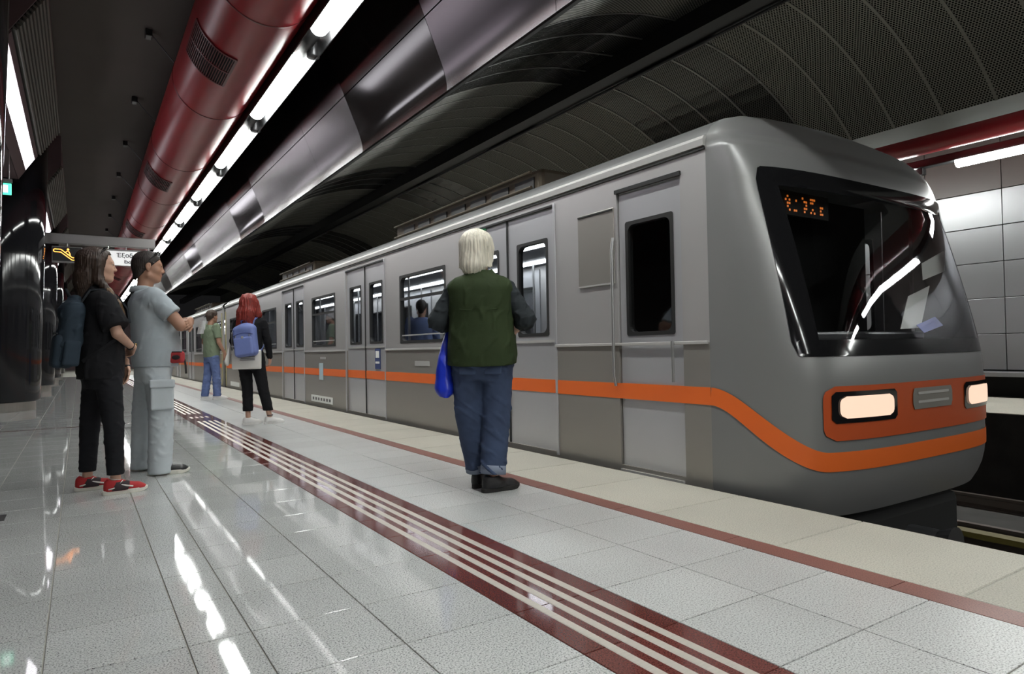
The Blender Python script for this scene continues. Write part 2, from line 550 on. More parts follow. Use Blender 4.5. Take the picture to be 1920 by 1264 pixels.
def sheet(prof, l, thick):
    """curved sheet along y (0..l) with metric uv"""
    n = len(prof)
    s = [0.0]
    for i in range(1, n):
        s.append(s[-1]+math.dist(prof[i], prof[i-1]))
    v = []; f = []; uv = []
    for (yy) in (0, l):
        for (px, pz) in prof: v.append((px, yy, pz))
    m = len(v)
    for (yy) in (0, l):
        for (px, pz) in prof: v.append((px, yy, pz+thick))
    for i in range(n-1):
        f.append((i, i+1, n+i+1, n+i)); f.append((m+i, m+n+i, m+n+i+1, m+i+1))
        f.append((i, m+i, m+i+1, i+1)); f.append((n+i, n+i+1, m+n+i+1, m+n+i))
    f.append((0, n, m+n, m)); f.append((n-1, m+n-1, m+2*n-1, 2*n-1))
    me = bpy.data.meshes.new('vault_panel')
    me.from_pydata(v, [], f)
    me.update()
    lay = me.uv_layers.new(name='metric')
    for lp in me.loops:
        i = lp.vertex_index % m
        lay.data[lp.index].uv = (v[i][1], s[i % n])
    return me
PIT = 8.08/13
VM = {}
for side, prof in (('r', arc_right()), ('l', arc_left())):
    for dk in (0, 1):
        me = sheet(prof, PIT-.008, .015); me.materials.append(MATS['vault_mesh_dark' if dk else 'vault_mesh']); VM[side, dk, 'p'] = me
        me2 = sheet([(a, b-.008) for a, b in prof], .036, .02); me2.materials.append(MATS['vault_rib_dark' if dk else 'vault_rib']); VM[side, dk, 'r'] = me2
for n in range(-7, 62):
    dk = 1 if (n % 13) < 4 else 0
    for side in 'rl':
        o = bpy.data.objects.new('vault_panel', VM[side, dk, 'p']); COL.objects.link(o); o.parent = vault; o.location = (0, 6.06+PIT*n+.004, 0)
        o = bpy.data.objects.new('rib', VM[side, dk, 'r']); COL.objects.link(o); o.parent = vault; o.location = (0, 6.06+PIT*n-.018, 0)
beam = tag(MB().box((6.785, (Y0+Y1)/2, 5.16), (.33, Y1-Y0, .32)).build('ceiling_beam', 'beam_black'), 'long black beam along the crown of the arched ceiling', kind='structure')
MB().tube([(6.93, 1, 4.97), (6.93, 50, 4.97)], .018, 8).build('conduit', 'dark_steel', beam)
for k in range(12):
    MB().box((6.96, 2.5+4.04*k, 4.985), (.05, 1.6, .025)).build('cable_tray', 'dark_steel', beam)

# ---- inclined bulkhead between platform ceiling and vault
BP = [(3.2, 3.645), (3.198, 3.70), (3.190, 3.76), (3.175, 3.82), (3.152, 3.89), (3.122, 3.965), (3.088, 4.045), (3.03, 4.185), (2.96, 4.35), (2.955, 4.362), (2.83, 4.66), (2.63, 5.135), (2.40, 5.68)]
bulk = tag(MB().prism([(p[0]+.03, p[1]) for p in BP] + [(2.6, 5.70), (3.36, 5.70), (3.36, 3.72), (3.26, 3.66)], Y0, Y1).build('wall_bulkhead', 'black_void'), 'leaning bulkhead of grey and glossy black panels above the platform edge', kind='structure')
BMESH = {}
def bulk_panel(y0, y1, pr, m, key):
    l = round(y1-y0, 3)
    if (key, l) not in BMESH:
        v = []; n = len(pr)
        b = MB().grid([[(p[0], .003, p[1]) for p in pr], [(p[0], l-.003, p[1]) for p in pr]])
        b.grid([[(p[0]+.028, .003, p[1]) for p in pr], [(p[0]+.028, l-.003, p[1]) for p in pr]], True)
        b.add([(pr[0][0], .003, pr[0][1]), (pr[0][0]+.028, .003, pr[0][1]), (pr[0][0]+.028, l-.003, pr[0][1]), (pr[0][0], l-.003, pr[0][1])], [(0, 1, 2, 3)])
        for yy in (.003, l-.003):
            for i in range(n-1):
                b.add([(pr[i][0], yy, pr[i][1]), (pr[i+1][0], yy, pr[i+1][1]), (pr[i+1][0]+.028, yy, pr[i+1][1]), (pr[i][0]+.028, yy, pr[i][1])], [(0, 1, 2, 3)])
        me = b.mesh('panel'); me.materials.append(MATS[m])
        me.polygons.foreach_set('use_smooth', [True]*(2*(n-1)) + [False]*(len(me.polygons)-2*(n-1)))
        BMESH[key, l] = me
    o = bpy.data.objects.new('panel', BMESH[key, l]); COL.objects.link(o); o.parent = bulk; o.location = (0, y0, 0)
def finer(pr, k=4):
    out = []
    for i in range(len(pr)-1):
        for j in range(k):
            u = j/k
            out.append((pr[i][0]*(1-u)+pr[i+1][0]*u, pr[i][1]*(1-u)+pr[i+1][1]*u))
    return out+[pr[-1]]
LOW = [p for p in BP[:9]]; UP = [p for p in BP[9:]]
for per in range(-3, 6):
    yb = 6.06+8.08*per
    for (a, b_, m) in ((0, 2.44, 'panel_dark'), (2.44, 4.32, 'panel_grey'), (4.32, 6.20, 'panel_grey'), (6.20, 8.08, 'panel_grey')):
        if yb+b_ < -18 or yb+a > 56: continue
        bulk_panel(yb+a, yb+b_, LOW, m, m+'l')
        bulk_panel(yb+a, yb+b_, UP, m, m+'u')

# ---- far side: soffit, opposite platform, panelled wall
tag(MB().prism([(9.60, 3.985), (10.12, 3.90), (10.14, 4.0), (10.0, 5.7), (9.60, 5.7)], Y0, Y1).build('trim_1', 'trim_grey'), 'plain grey soffit strip at the far edge of the arched ceiling', kind='structure')
tag(MB().box((11.6, (Y0+Y1)/2, 4.6), (3.4, Y1-Y0, .2)).build('ceiling_far', 'ceiling_dark'), 'dark ceiling over the opposite platform', kind='structure')
tag(MB().box((11.6, (Y0+Y1)/2, -.55), (3.1, Y1-Y0, 1.1)).build('floor_far', 'concrete_dark'), 'pale opposite platform beyond the tracks', kind='structure')
MB().box((11.6, (Y0+Y1)/2, .005), (3.1, Y1-Y0, .012)).build('paving', 'edge_stone', bpy.data.objects['floor_far'])
wr = tag(MB().box((13.2, (Y0+Y1)/2, 2.3), (.3, Y1-Y0, 4.6)).build('wall_right', 'black_void'), 'metal panelled wall behind the opposite platform', kind='structure')
wm = {}
for k in range(-4, 22):
    for j in range(6):
        z0 = .46+.612*j
        nm = 'wall_panel' if j < 5 else 'wall_brown'
        hh = .612 if j < 5 else .95
        if (nm, hh) not in wm:
            me = MB().box((0, 0, 0), (.03, 1.2-.012, hh-.012), ch=.004).mesh('panel'); me.materials.append(MATS[nm]); wm[nm, hh] = me
        o = bpy.data.objects.new('panel', wm[nm, hh]); COL.objects.link(o); o.parent = wr
        o.location = (13.04, 4.81+1.2*k-.6, z0+hh/2)
tag(MB().box((12.9, (Y0+Y1)/2, .40), (.5, Y1-Y0, .08), ch=.01).build('trim_2', 'wall_panel'), 'grey metal ledge along the foot of the opposite wall', kind='structure')
MBe = MB().box((-2.5, Y1-.1, 2.8), (13, .2, 6))
tag(MBe.build('wall_end', 'unit_shell'), 'dim reddish wall at the far end of the platform', kind='structure')
tag(MB().box((-2.5, Y0+.1, 2.8), (13, .2, 6)).build('wall_back', 'unit_shell'), 'dim wall at the near end of the platform behind the viewer', kind='structure')
tag(MB().box((-8.9, (Y0+Y1)/2, 2.8), (.2, Y1-Y0, 6)).build('wall_left', 'ceiling_dark'), 'dark wall at the far left of the platform hall', kind='structure')

# ================================================================== PILLARS
for i, (py, lab) in enumerate(((-9.0, None), (-.9, None), (7.2, 'glossy black round pillar cut off by the left picture edge'), (15.3, 'largest glossy black round pillar with steel plinth at left'), (23.4, 'second black pillar, just behind the largest one'),
                               (31.5, 'third black pillar, behind the young woman\'s backpack'), (39.6, 'fourth and farthest black pillar down the platform'))):
    t = empty('pillar', (-1.3, py, 0))
    MB().lathe([(.685, .17), (.69, .2), (.71, 1.2), (.76, 2.8), (.86, 5.7)], n=64).build('shaft', 'pillar_black', t, True)
    MB().lathe([(.615, 0), (.615, .165)], n=64).build('plinth', 'plinth_steel', t)
    tag(t, lab or 'glossy black round pillar beside the viewer, outside the picture', 'pillar', 'black round pillars')

# ================================================================== RED VENTILATION DUCT
DX, DZ, DR = 1.685, 4.99, .545
duct = tag(empty('ventilation_duct', (DX, 0, DZ)), 'big round red ventilation duct hanging along the platform ceiling', 'duct')
seams = [10.56+3.31*k for k in range(-9, 13)]
# sections with a rectangular opening left for the grille, about 60 degrees below the left side
def duct_section(ya, yb, name='duct_section'):
    n = 56
    rows = []
    for yy in (ya+.012, yb-.012):
        rows.append([(DR*math.cos(2*PI*k/n), yy, DR*math.sin(2*PI*k/n)) for k in range(n+1)])
    return MB().grid(rows).build(name, 'duct_red', duct, True)
for i in range(len(seams)-1):
    duct_section(seams[i], seams[i+1])
    s = seams[i]
    MB().lathe([(DR-.02, -.014), (DR+.006, -.012), (DR+.006, .012), (DR-.02, .014)], (0, s, 0), 56, 'y').build('seam_ring', 'duct_seam', duct, True)
    for off in (.25,):   # fine longitudinal seam
        pass
GR_A = math.radians(228)   # grille centre angle
for k in range(-2, 6):
    gy = 8.75+6.62*k
    g = empty('grille', (0, gy, 0)); g.parent = duct
    def gp(a, y, r): return (r*math.cos(a), y, r*math.sin(a))
    A0, A1 = GR_A-.52, GR_A+.52
    L = .86
    fr = MB()
    for (a0, a1, ya, yb) in ((A0-.04, A1+.04, -L/2-.03, -L/2), (A0-.04, A1+.04, L/2, L/2+.03), (A0-.05, A0, -L/2, L/2), (A1, A1+.05, -L/2, L/2), (A0, A1, -.015, .015)):
        n = 12
        fr.grid([[gp(a0+(a1-a0)*j/n, ya, DR+.016) for j in range(n+1)], [gp(a0+(a1-a0)*j/n, yb, DR+.016) for j in range(n+1)]])
        for yy in (ya, yb):
            fr.grid([[gp(a0+(a1-a0)*j/n, yy, DR-.002) for j in range(n+1)], [gp(a0+(a1-a0)*j/n, yy, DR+.016) for j in range(n+1)]])
        for aa in (a0, a1):
            fr.grid([[gp(aa, ya, DR-.002), gp(aa, yb, DR-.002)], [gp(aa, ya, DR+.016), gp(aa, yb, DR+.016)]])
    fr.build('grille_frame', 'duct_seam', g)
    MB().grid([[gp(A0+(A1-A0)*j/10, -L/2, DR+.003) for j in range(11)], [gp(A0+(A1-A0)*j/10, L/2, DR+.003) for j in range(11)]]).build('grille_back', 'black_void', g)
    ns = 20
    for q in range(ns):
        aa = A0+(A1-A0)*(q+.5)/ns
        MB().grid([[gp(aa-.010, -L/2, DR+.004), gp(aa-.010, L/2, DR+.004)], [gp(aa-.008, -L/2, DR+.013), gp(aa-.008, L/2, DR+.013)], [gp(aa+.008, -L/2, DR+.013), gp(aa+.008, L/2, DR+.013)], [gp(aa+.010, -L/2, DR+.004), gp(aa+.010, L/2, DR+.004)]]).build('grille_slat', 'grille_red', g)
# hanger rods from the ceiling
for k in range(-3, 12):
    y = 10.9+2.98*k
    h = empty('hanger', (0, y, 0)); h.parent = duct
    p0 = (.87-DX, 0, 5.70-DZ); p1 = (-DR*.86, 0, DR*.55)
    MB().tube([p0, p1], .008, 8).build('rod', 'dark_steel', h)
    MB().box((p0[0], 0, p0[2]-.05), (.09, .16, .10), ch=.01).build('anchor', 'black_plastic', h)
    MB().box((p1[0]+.01, 0, p1[2]), (.05, .06, .06), ch=.01).build('clamp', 'duct_red', h)

# ================================================================== PLATFORM LAMPS AND RAIL
rail = tag(empty('lamp_rail', (2.2, 0, 4.80)), 'long dark metal lamp rail running beside the red duct', 'rail')
MB().prism([(-.10, .10), (-.06, .14), (.24, .14), (.24, .03), (-.04, .03), (-.06, .02)], Y0+.3, Y1-2).build('channel', 'black_plastic', rail)
MB().box((.235, (Y0+Y1)/2, -.112), (.012, Y1-Y0-4, .33)).build('added_light_shield', 'black_plastic', rail)  # added strip that blocks lamp light from the leaning bulkhead
MB().box((-.038, (Y0+Y1)/2, -.105), (.012, Y1-Y0-4, .27)).build('added_light_shield', 'black_plastic', rail)  # added strip that keeps lamp light off the red duct
MB().tube([(-.10, Y0+.3, .09), (-.10, Y1-2, .09)], .016, 8).build('edge_bead', 'dark_steel', rail)
for k in range(-8, 15):
    MB().tube([(-.06, 8.0+3.17*k, .1), (-.30, 8.0+3.17*k, .16)], .014, 8).build('rail_bracket', 'dark_steel', rail)
ln = 0
for k in range(-9, 14):
    y = 8.30+3.17*k
    t = empty('platform_lamp', (2.30, y, 4.66))
    L = 2.36
    MB().lathe([(.055, 0), (.085, .02), (.102, .06), (.105, .12), (.105, L-.12), (.102, L-.06), (.085, L-.02), (.055, L)], (0, 0, 0), 24, 'y').build('diffuser', 'lamp', t, True)
    MB().prism([(-.11, .08), (-.11, .125), (.11, .125), (.11, .08), (.10, .08), (.10, .115), (-.10, .115), (-.10, .08)], -.02, L+.02).build('housing', 'black_plastic', t)
    MB().lathe([(.05, -.82), (.07, -.80), (.07, -.0), (.05, .02)], (0, 0, 0), 20, 'y').build('end_cap', 'black_plastic', t, True)
    j = MB().lathe([(.075, -.11), (.08, -.10), (.08, .10), (.075, .11)], (.10, -.30, .0), 24).build('junction_can', 'dark_steel', t, True)
    if y+L < 6.5:
        lab = 'white tube lamp on the rail behind the viewer'
    else:
        lab = f'glowing white tube lamp beside red duct, {ORD[ln]} in view' if ln < 16 else 'tiny far lamp of the rail'
        ln += 1
    tag(t, lab, 'lamp', 'lamps along the red duct')

# ================================================================== SLATTED LIGHT UNITS BETWEEN PILLARS
A = Vector((-.31, 0, 5.07)); B = Vector((-.90, 0, 4.12)); AB = B-A
NRM = Vector((AB.z, 0, -AB.x)).normalized()   # facing right-down
if NRM.x < 0: NRM = -NRM
un = 0
for k in range(-3, 5):
    ya = 9.0+8.08*k; L = 5.5
    t = empty('ceiling_light_unit', (0, ya, 0))
    MB().prism([(A.x, A.z), (A.x, 5.7), (-1.75, 5.7), (-1.75, 4.2), (B.x-.1, B.z), (B.x, B.z)], 0, L).build('shell', 'unit_shell', t)
    def strip(t0, t1, h, name, m):
        p0 = A+AB*t0; p1 = A+AB*t1
        q = [p0, p1, p1+NRM*h, p0+NRM*h]
        return MB().prism([(v.x, v.z) for v in q], .03, L-.03).build(name, m, t)
    strip(.0, .53, .006, 'slat_back', 'black_void')
    for s in range(10):
        c0 = .015+.051*s
        p0 = A+AB*c0; p1 = A+AB*(c0+.021)
        q = [p0, p1, p1+NRM*.045, p0+NRM*.05]
        MB().prism([(v.x, v.z) for v in q], .03, L-.03).build('slat', 'slat', t)
    strip(.60, .82, .012, 'light_panel', 'lightbox')
    strip(.53, .60, .02, 'trim', 'unit_shell')
    strip(.82, 1.0, .02, 'trim', 'unit_shell')
    if ya+L < 7:
        lab = 'slatted ceiling light unit behind the viewer'
    else:
        lab = ['large slatted ceiling light unit at upper left corner', 'second slatted ceiling light unit, above the big pillar', 'third slatted ceiling light unit, above the sign bar', 'fourth slatted ceiling light unit, beyond the sign bar', 'farthest slatted ceiling light unit down the platform'][min(un, 4)]; un += 1
    tag(t, lab, 'ceiling light', 'slatted light units between pillars')

# ================================================================== SIGNS
def text(body, size, loc, m, parent, rot=(PI/2, 0, 0), ext=.002, align='LEFT', name='lettering'):
    c = bpy.data.curves.new(name, 'FONT'); c.body = body; c.size = size; c.extrude = ext; c.offset = .0025; c.align_x = align
    o = bpy.data.objects.new(name, c); COL.objects.link(o)
    dg = bpy.context.evaluated_depsgraph_get(); dg.update()
    me = bpy.data.meshes.new_from_object(o.evaluated_get(dg))
    bpy.data.objects.remove(o)
    me.materials.clear(); me.materials.append(MATS[m])
    o = bpy.data.objects.new(name, me); COL.objects.link(o); o.parent = parent; o.location = loc; o.rotation_euler = rot
    return o
sb = tag(MB().box((.04, 16.3, 3.375), (2.70, .16, .20), ch=.01).build('sign_bar', 'mast_steel'), 'grey metal crossbar from the pillar carrying hanging signs', 'sign bar')
MB().box((-1.22, 16.15, 3.375), (.18, .36, .14)).build('bracket', 'mast_steel', sb)
t = empty('escalator_sign', (-.46, 16.24, 2.88))
MB().box((.26, 0, .165), (.52, .10, .33), ch=.008).build('case', 'mast_steel', t)
MB().box((.26, -.052, .17), (.49, .004, .28)).build('screen', 'sign_black', t)
def zc(a, b): return ((a-75)*.0021, -.058, .33-(b-100)*.00225)
pts = [(92, 133), (100, 128), (150, 130), (240, 200), (300, 202), (306, 212), (300, 222), (238, 222), (148, 154), (98, 153), (90, 145), (92, 133)]
MB().tube([zc(*p) for p in pts], .007, 6, False).build('escalator_outline', 'led_bright', t)
MB().lathe([(.002, -.008), (.02, -.006), (.02, .006), (.002, .008)], zc(207, 128), 12, 'y').build('figure_head', 'led_bright', t)
MB().tube([zc(*p) for p in ((185, 160), (196, 145), (212, 146), (222, 165), (224, 185))], .006, 6).build('figure_body', 'led_bright', t)
MB().tube([zc(*p) for p in ((200, 178), (212, 172), (222, 190))], .006, 6).build('figure_leg', 'led_bright', t)
MB().tube([(.26, 0, .33), (.26, 0, .40)], .014, 8).build('hanger', 'steel', t)
tag(t, 'small black hanging sign with glowing orange escalator symbol', 'sign')
t = empty('exit_sign', (.36, 16.24, 2.87))
MB().box((.52, 0, .17), (1.04, .10, .34), ch=.006).build('case', 'mast_steel', t)
MB().box((.52, -.052, .155), (1.02, .004, .30)).build('face', 'sign_white', t)
text('Έξοδος', .125, (.30, -.056, .175), 'sign_text', t)
text('Exit', .10, (.44, -.056, .05), 'sign_text', t)
for xx in (.48, .9):
    MB().tube([(xx, 0, .33), (xx, 0, .41)], .012, 8).build('hanger', 'steel', t)
tag(t, 'white hanging exit sign with black Greek and English lettering', 'sign')
t = empty('emergency_exit_sign', (-1.06, 12.5, 3.43))
MB().box((0, 0, .085), (.42, .05, .17), ch=.006).build('face', 'exit_green', t)
MB().add([(-.02, -.027, .02), (.05, -.027, .02), (.07, -.027, .09), (.03, -.027, .14), (-.03, -.027, .13), (-.06, -.027, .07)], [(0, 1, 2, 3, 4, 5)]).build('running_figure', 'exit_white', t)
MB().add([(.09, -.027, .03), (.17, -.027, .03), (.17, -.027, .14), (.09, -.027, .14)], [(0, 1, 2, 3)]).build('door_symbol', 'exit_white', t)
MB().box((0, 0, .21), (.44, .06, .05)).build('top_rail', 'mast_steel', t)
for xx in (-.18, .18):
    MB().tube([(xx, 0, .22), (xx, 0, .69)], .01, 8).build('hanger', 'steel', t)
tag(t, 'small green illuminated emergency exit sign at left edge', 'sign')

# ================================================================== OPPOSITE SIDE: red duct, rail, lamps
t = empty('far_duct', (10.70, 0, 4.06))
for k in range(19):
    MB().lathe([(.27, 0), (.27, 3.9)], (0, Y0+1+4*k, 0), 40, 'y').build('duct_section', 'duct_red', t, True)
    MB().lathe([(.278, 0), (.278, .12)], (0, Y0+.9+4*k, 0), 40, 'y').build('strap', 'mast_steel', t, True)
    MB().box((.12, Y0+.96+4*k, -.30), (.26, .10, .08), ch=.02).build('clamp', 'steel', t)
tag(t, 'red ventilation duct over the opposite platform at upper right', 'duct')
r2 = tag(MB().box((11.25, (Y0+Y1)/2, 3.775), (.16, Y1-Y0-1, .12), ch=.01).build('far_lamp_rail', 'black_plastic'), 'black lamp rail over the opposite platform', 'rail')
fl = [-14.24, -10.25, -6.26, -2.27, 1.72, 5.33, 8.94, 12.5, 16.1, 19.7, 23.3]
for i, y in enumerate(fl):
    t = empty('far_lamp', (11.25, y, 3.66))
    L = 3.0
    MB().prism([(-.085, .05), (-.07, -.02), (-.03, -.045), (.03, -.045), (.07, -.02), (.085, .05)], 0, L).build('diffuser', 'lamp', t)
    MB().box((0, -.08, .0), (.12, .12, .1), ch=.01).build('end_cap', 'black_plastic', t)
    lab = {4: 'long white tube lamp above opposite platform, cut by the right edge', 5: 'white lamp above opposite platform, just over the train nose'}.get(i, 'tube lamp above the opposite platform, hidden by the train or out of view')
    tag(t, lab, 'lamp', 'lamps over the opposite platform')

# ================================================================== THE TRAIN
CX, HW = 5.05, 1.40
def rrect(ya, yb, za, zb, r, n=5):
    """rounded rectangle outline in (y, z)"""
    out = []
    for (cy, cz, a0) in ((yb-r, zb-r, 0), (ya+r, zb-r, 90), (ya+r, za+r, 180), (yb-r, za+r, 270)):
        for i in range(n+1):
            a = math.radians(a0+90*i/n)
            out.append((cy+r*math.cos(a), cz+r*math.sin(a)))
    return out
def ring(parent, name, m, x, ya, yb, za, zb, w, r, d, sg):
    """rounded frame of width w around an opening, depth d, on a side wall at x facing sg"""
    o = rrect(ya-w, yb+w, za-w, zb+w, .02); i = rrect(ya, yb, za, zb, r)
    n = len(o); b = MB()
    xo, xi = x+sg*d, x-sg*.05
    v = [(xo, *p) for p in o]+[(xo, *p) for p in i]+[(xi, *p) for p in o]+[(xi, *p) for p in i]
    f = []
    for k in range(n):
        j = (k+1) % n
        f += [(k, j, n+j, n+k), (2*n+k, 3*n+k, 3*n+j, 2*n+j), (k, 2*n+k, 2*n+j, j), (n+k, n+j, 3*n+j, 3*n+k)]
    return b.add(v, f).build(name, m, parent)

ROOF = [(1.40, 2.37), (1.385, 2.43), (1.335, 2.50), (1.24, 2.56), (1.05, 2.615), (.75, 2.655), (.4, 2.675), (0, 2.68)]
def panel_cells(parent, name, m, xo, xi, ya, yb, za, zb, holes):
    """wall panel with rectangular holes: outer and inner skin plus jambs"""
    ys = sorted({ya, yb, *[h[0] for h in holes], *[h[1] for h in holes]}); zs = sorted({za, zb, *[h[2] for h in holes], *[h[3] for h in holes]})
    ys = [y for y in ys if ya-1e-6 <= y <= yb+1e-6]; zs = [z for z in zs if za-1e-6 <= z <= zb+1e-6]
    b = MB()
    def solid(y, z):
        return ya < y < yb and za < z < zb and not any(h[0] < y < h[1] and h[2] < z < h[3] for h in holes)
    for i in range(len(ys)-1):
        for j in range(len(zs)-1):
            a, c, d, e = ys[i], ys[i+1], zs[j], zs[j+1]
            if not solid((a+c)/2, (d+e)/2): continue
            for x in (xo, xi): b.add([(x, a, d), (x, c, d), (x, c, e), (x, a, e)], [(0, 1, 2, 3)])
            for (p, q, yy, zz) in (((a, d), (c, d), (a+c)/2, d-1e-3), ((a, e), (c, e), (a+c)/2, e+1e-3), ((a, d), (a, e), a-1e-3, (d+e)/2), ((c, d), (c, e), c+1e-3, (d+e)/2)):
                if not solid(yy, zz):
                    b.add([(xo, *p), (xo, *q), (xi, *q), (xi, *p)], [(0, 1, 2, 3)])
    return b.build(name, m, parent)

def door_leaf(parent, x, sg, ya, yb, window=(.16, .16)):
    w0, w1 = ya+window[0], yb-window[1]
    lf = panel_cells(parent, 'door_leaf', 'train_door', x, x-sg*.05, ya+.006, yb-.006, .02, 2.27, [(w0, w1, 1.09, 1.99)])
    ring(lf, 'window_seal', 'rubber', x, w0+.02, w1-.02, 1.11, 1.97, .03, .07, .005, sg)
    MB().box((x-sg*.02, (w0+w1)/2, 1.54), (.008, w1-w0, .9)).build('pane', 'train_glass', lf)
    MB().box((x+sg*.006, (ya+yb)/2, 1.03), (.012, yb-ya-.05, .025)).build('ledge', 'gutter', lf)
    return lf
def side_window(parent, x, sg, ya, yb):
    w = empty('window', (0, 0, 0)); w.parent = parent
    ring(w, 'window_frame', 'rubber', x, ya+.025, yb-.025, 1.10, 1.945, .035, .09, .006, sg)
    MB().box((x-sg*.025, (ya+yb)/2, 1.52), (.01, yb-ya, .9)).build('pane', 'train_glass', w)
    MB().box((x-sg*.01, (ya+yb)/2, 1.66), (.03, yb-ya-.04, .035)).build('transom', 'rubber', w)
    MB().box((x-sg*.01, (ya+yb)/2, 1.17), (.02, yb-ya-.1, .015)).build('bar', 'gutter', w)
    return w

def build_car(name, label, ya, yb, doors, wins, extra_holes=(), stripe_from=None):
    car = empty(name, (0, 0, 0))
    for sg in (-1, 1):
        x = CX+sg*HW; xi = x-sg*.06
        edges = [ya]
        for d in doors: edges += [d-.82, d+.82]
        edges.append(yb)
        for i in range(0, len(edges), 2):
            a, c = edges[i], edges[i+1]
            hs = [(w-.665, w+.665, 1.075, 1.97) for w in wins if a < w < c] + [h for h in extra_holes if a <= h[0] and h[1] <= c]
            panel_cells(car, 'side_panel_upper', 'train_body', x, xi, a, c, .985, 2.37, hs)
            panel_cells(car, 'side_panel_lower', 'train_lower', x, xi, a, c, -.16, .985, [h for h in hs if h[2] < .9])
            MB().box((x+sg*.006, (a+c)/2, .985), (.02, c-a-.02, .022), ch=.003).build('belt_rail', 'gutter', car)
            s0 = a if stripe_from is None or i > 0 else stripe_from
            MB().box((x+sg*.002, (s0+c)/2, .612), (.004, c-s0, .122)).build('orange_stripe', 'orange', car)
        for w in wins: side_window(car, x, sg, w-.665, w+.665)
        for d in doors:
            MB().box((x-sg*.03, d, 2.32), (.06, 1.64, .10)).build('door_header', 'train_body', car)
            MB().box((x-sg*.02, d, 2.275), (.05, 1.64, .018)).build('header_slot', 'rubber', car)
            MB().box((x-sg*.03, d, -.07), (.06, 1.64, .18)).build('door_sill', 'train_lower', car)
            for (p, q, w) in ((d-.82, d, (.14, .18)), (d, d+.82, (.18, .14))):
                lf = door_leaf(car, x-sg*.025, sg, p, q, w)
                MB().box((x-sg*.023, (p+q)/2, .612), (.006, q-p-.012, .122)).build('orange_stripe', 'orange', lf)
            MB().box((x-sg*.024, d, 1.14), (.02, .022, 2.25)).build('door_seal', 'rubber', car)
            for q in (d-.83, d+.83):
                MB().box((x+sg*.004, q, 1.14), (.012, .03, 2.3), ch=.003).build('door_post', 'train_door', car)
        # gutter above the side
        MB().prism([(x-sg*.02, 2.345), (x+sg*.022, 2.355), (x+sg*.026, 2.40), (x+sg*.01, 2.425), (x-sg*.03, 2.43)], ya, yb).build('gutter', 'gutter', car)
        MB().box((x+sg*.006, (ya+yb)/2, 2.335), (.016, yb-ya, .012)).build('gutter_shadow_gap', 'rubber', car)
    pts = [(CX-a, b) for a, b in ROOF]+[(CX+a, b) for a, b in ROOF[::-1][1:]]
    MB().grid([[(p[0], yy, p[1]) for p in pts] for yy in (ya, yb)]).build('roof', 'train_roof', car, True)
    MB().box((CX, (ya+yb)/2, -.02), (2.66, yb-ya, .06)).build('floor_pan', 'interior_floor', car)
    MB().box((CX, (ya+yb)/2, -.55), (2.0, yb-ya-.6, .6), ch=.05).build('underframe', 'black_void', car)
    MB().box((CX, (ya+yb)/2, 2.33), (2.6, yb-ya-.1, .03)).build('ceiling_panel', 'interior', car)
    for xx in (4.98, 5.95):
        MB().box((xx, (ya+yb)/2+.6, 2.295), (.14, yb-ya-2.6, .03)).build('strip_light', 'train_light', car)
    for yy in (yb-.02,):
        MB().box((CX, yy, 1.2), (2.7, .04, 2.4)).build('end_wall', 'interior', car)
    for w in wins:
        for sg in (-1, 1):
            s = empty('bench', (CX+sg*1.06, w, 0)); s.parent = car
            MB().box((0, 0, .42), (.46, 1.5, .10), ch=.03).build('cushion', 'seat_blue', s)
            MB().box((sg*.2, 0, .75), (.07, 1.5, .6), ch=.03).build('backrest', 'seat_blue', s)
            MB().box((sg*.05, 0, .2), (.3, 1.4, .36)).build('pedestal', 'interior', s)
            for q in (-.8, .8):
                MB().tube([(-.15, q, .03), (-.15, q, 2.3)], .017, 8).build('grab_pole', 'steel', s)
    for d in doors:
        MB().tube([(CX, d, .02), (CX, d, 2.3)], .018, 8).build('pole', 'steel', car)
    tag(car, label, 'train car', 'coupled train cars')
    return car

CABD = (3.34, 4.02)
car1 = build_car('train_car', 'leading silver metro car with orange stripe and dark windshield', 3.1, 21.2, [5.69, 9.74, 13.79, 17.84], [7.70, 11.77, 15.80, 19.85], [(*CABD, .02, 2.2)], 3.1)
car2 = build_car('train_car', 'second silver metro car beyond the dark gangway gap', 21.75, 39.8, [24.5, 28.55, 32.6, 36.65], [22.6, 26.53, 30.58, 34.6, 38.6])
# gangway between the cars (part of the leading car)
MB().box((CX, 21.475, 1.1), (2.3, .5, 2.3)).build('gangway_bellows', 'rubber', car1)
for (yy, c) in ((21.16, car1), (21.80, car2)):
    MB().box((CX-HW-.006, yy, 1.12), (.014, .10, 2.2)).build('yellow_edge_strip', 'yellow_pale', c)
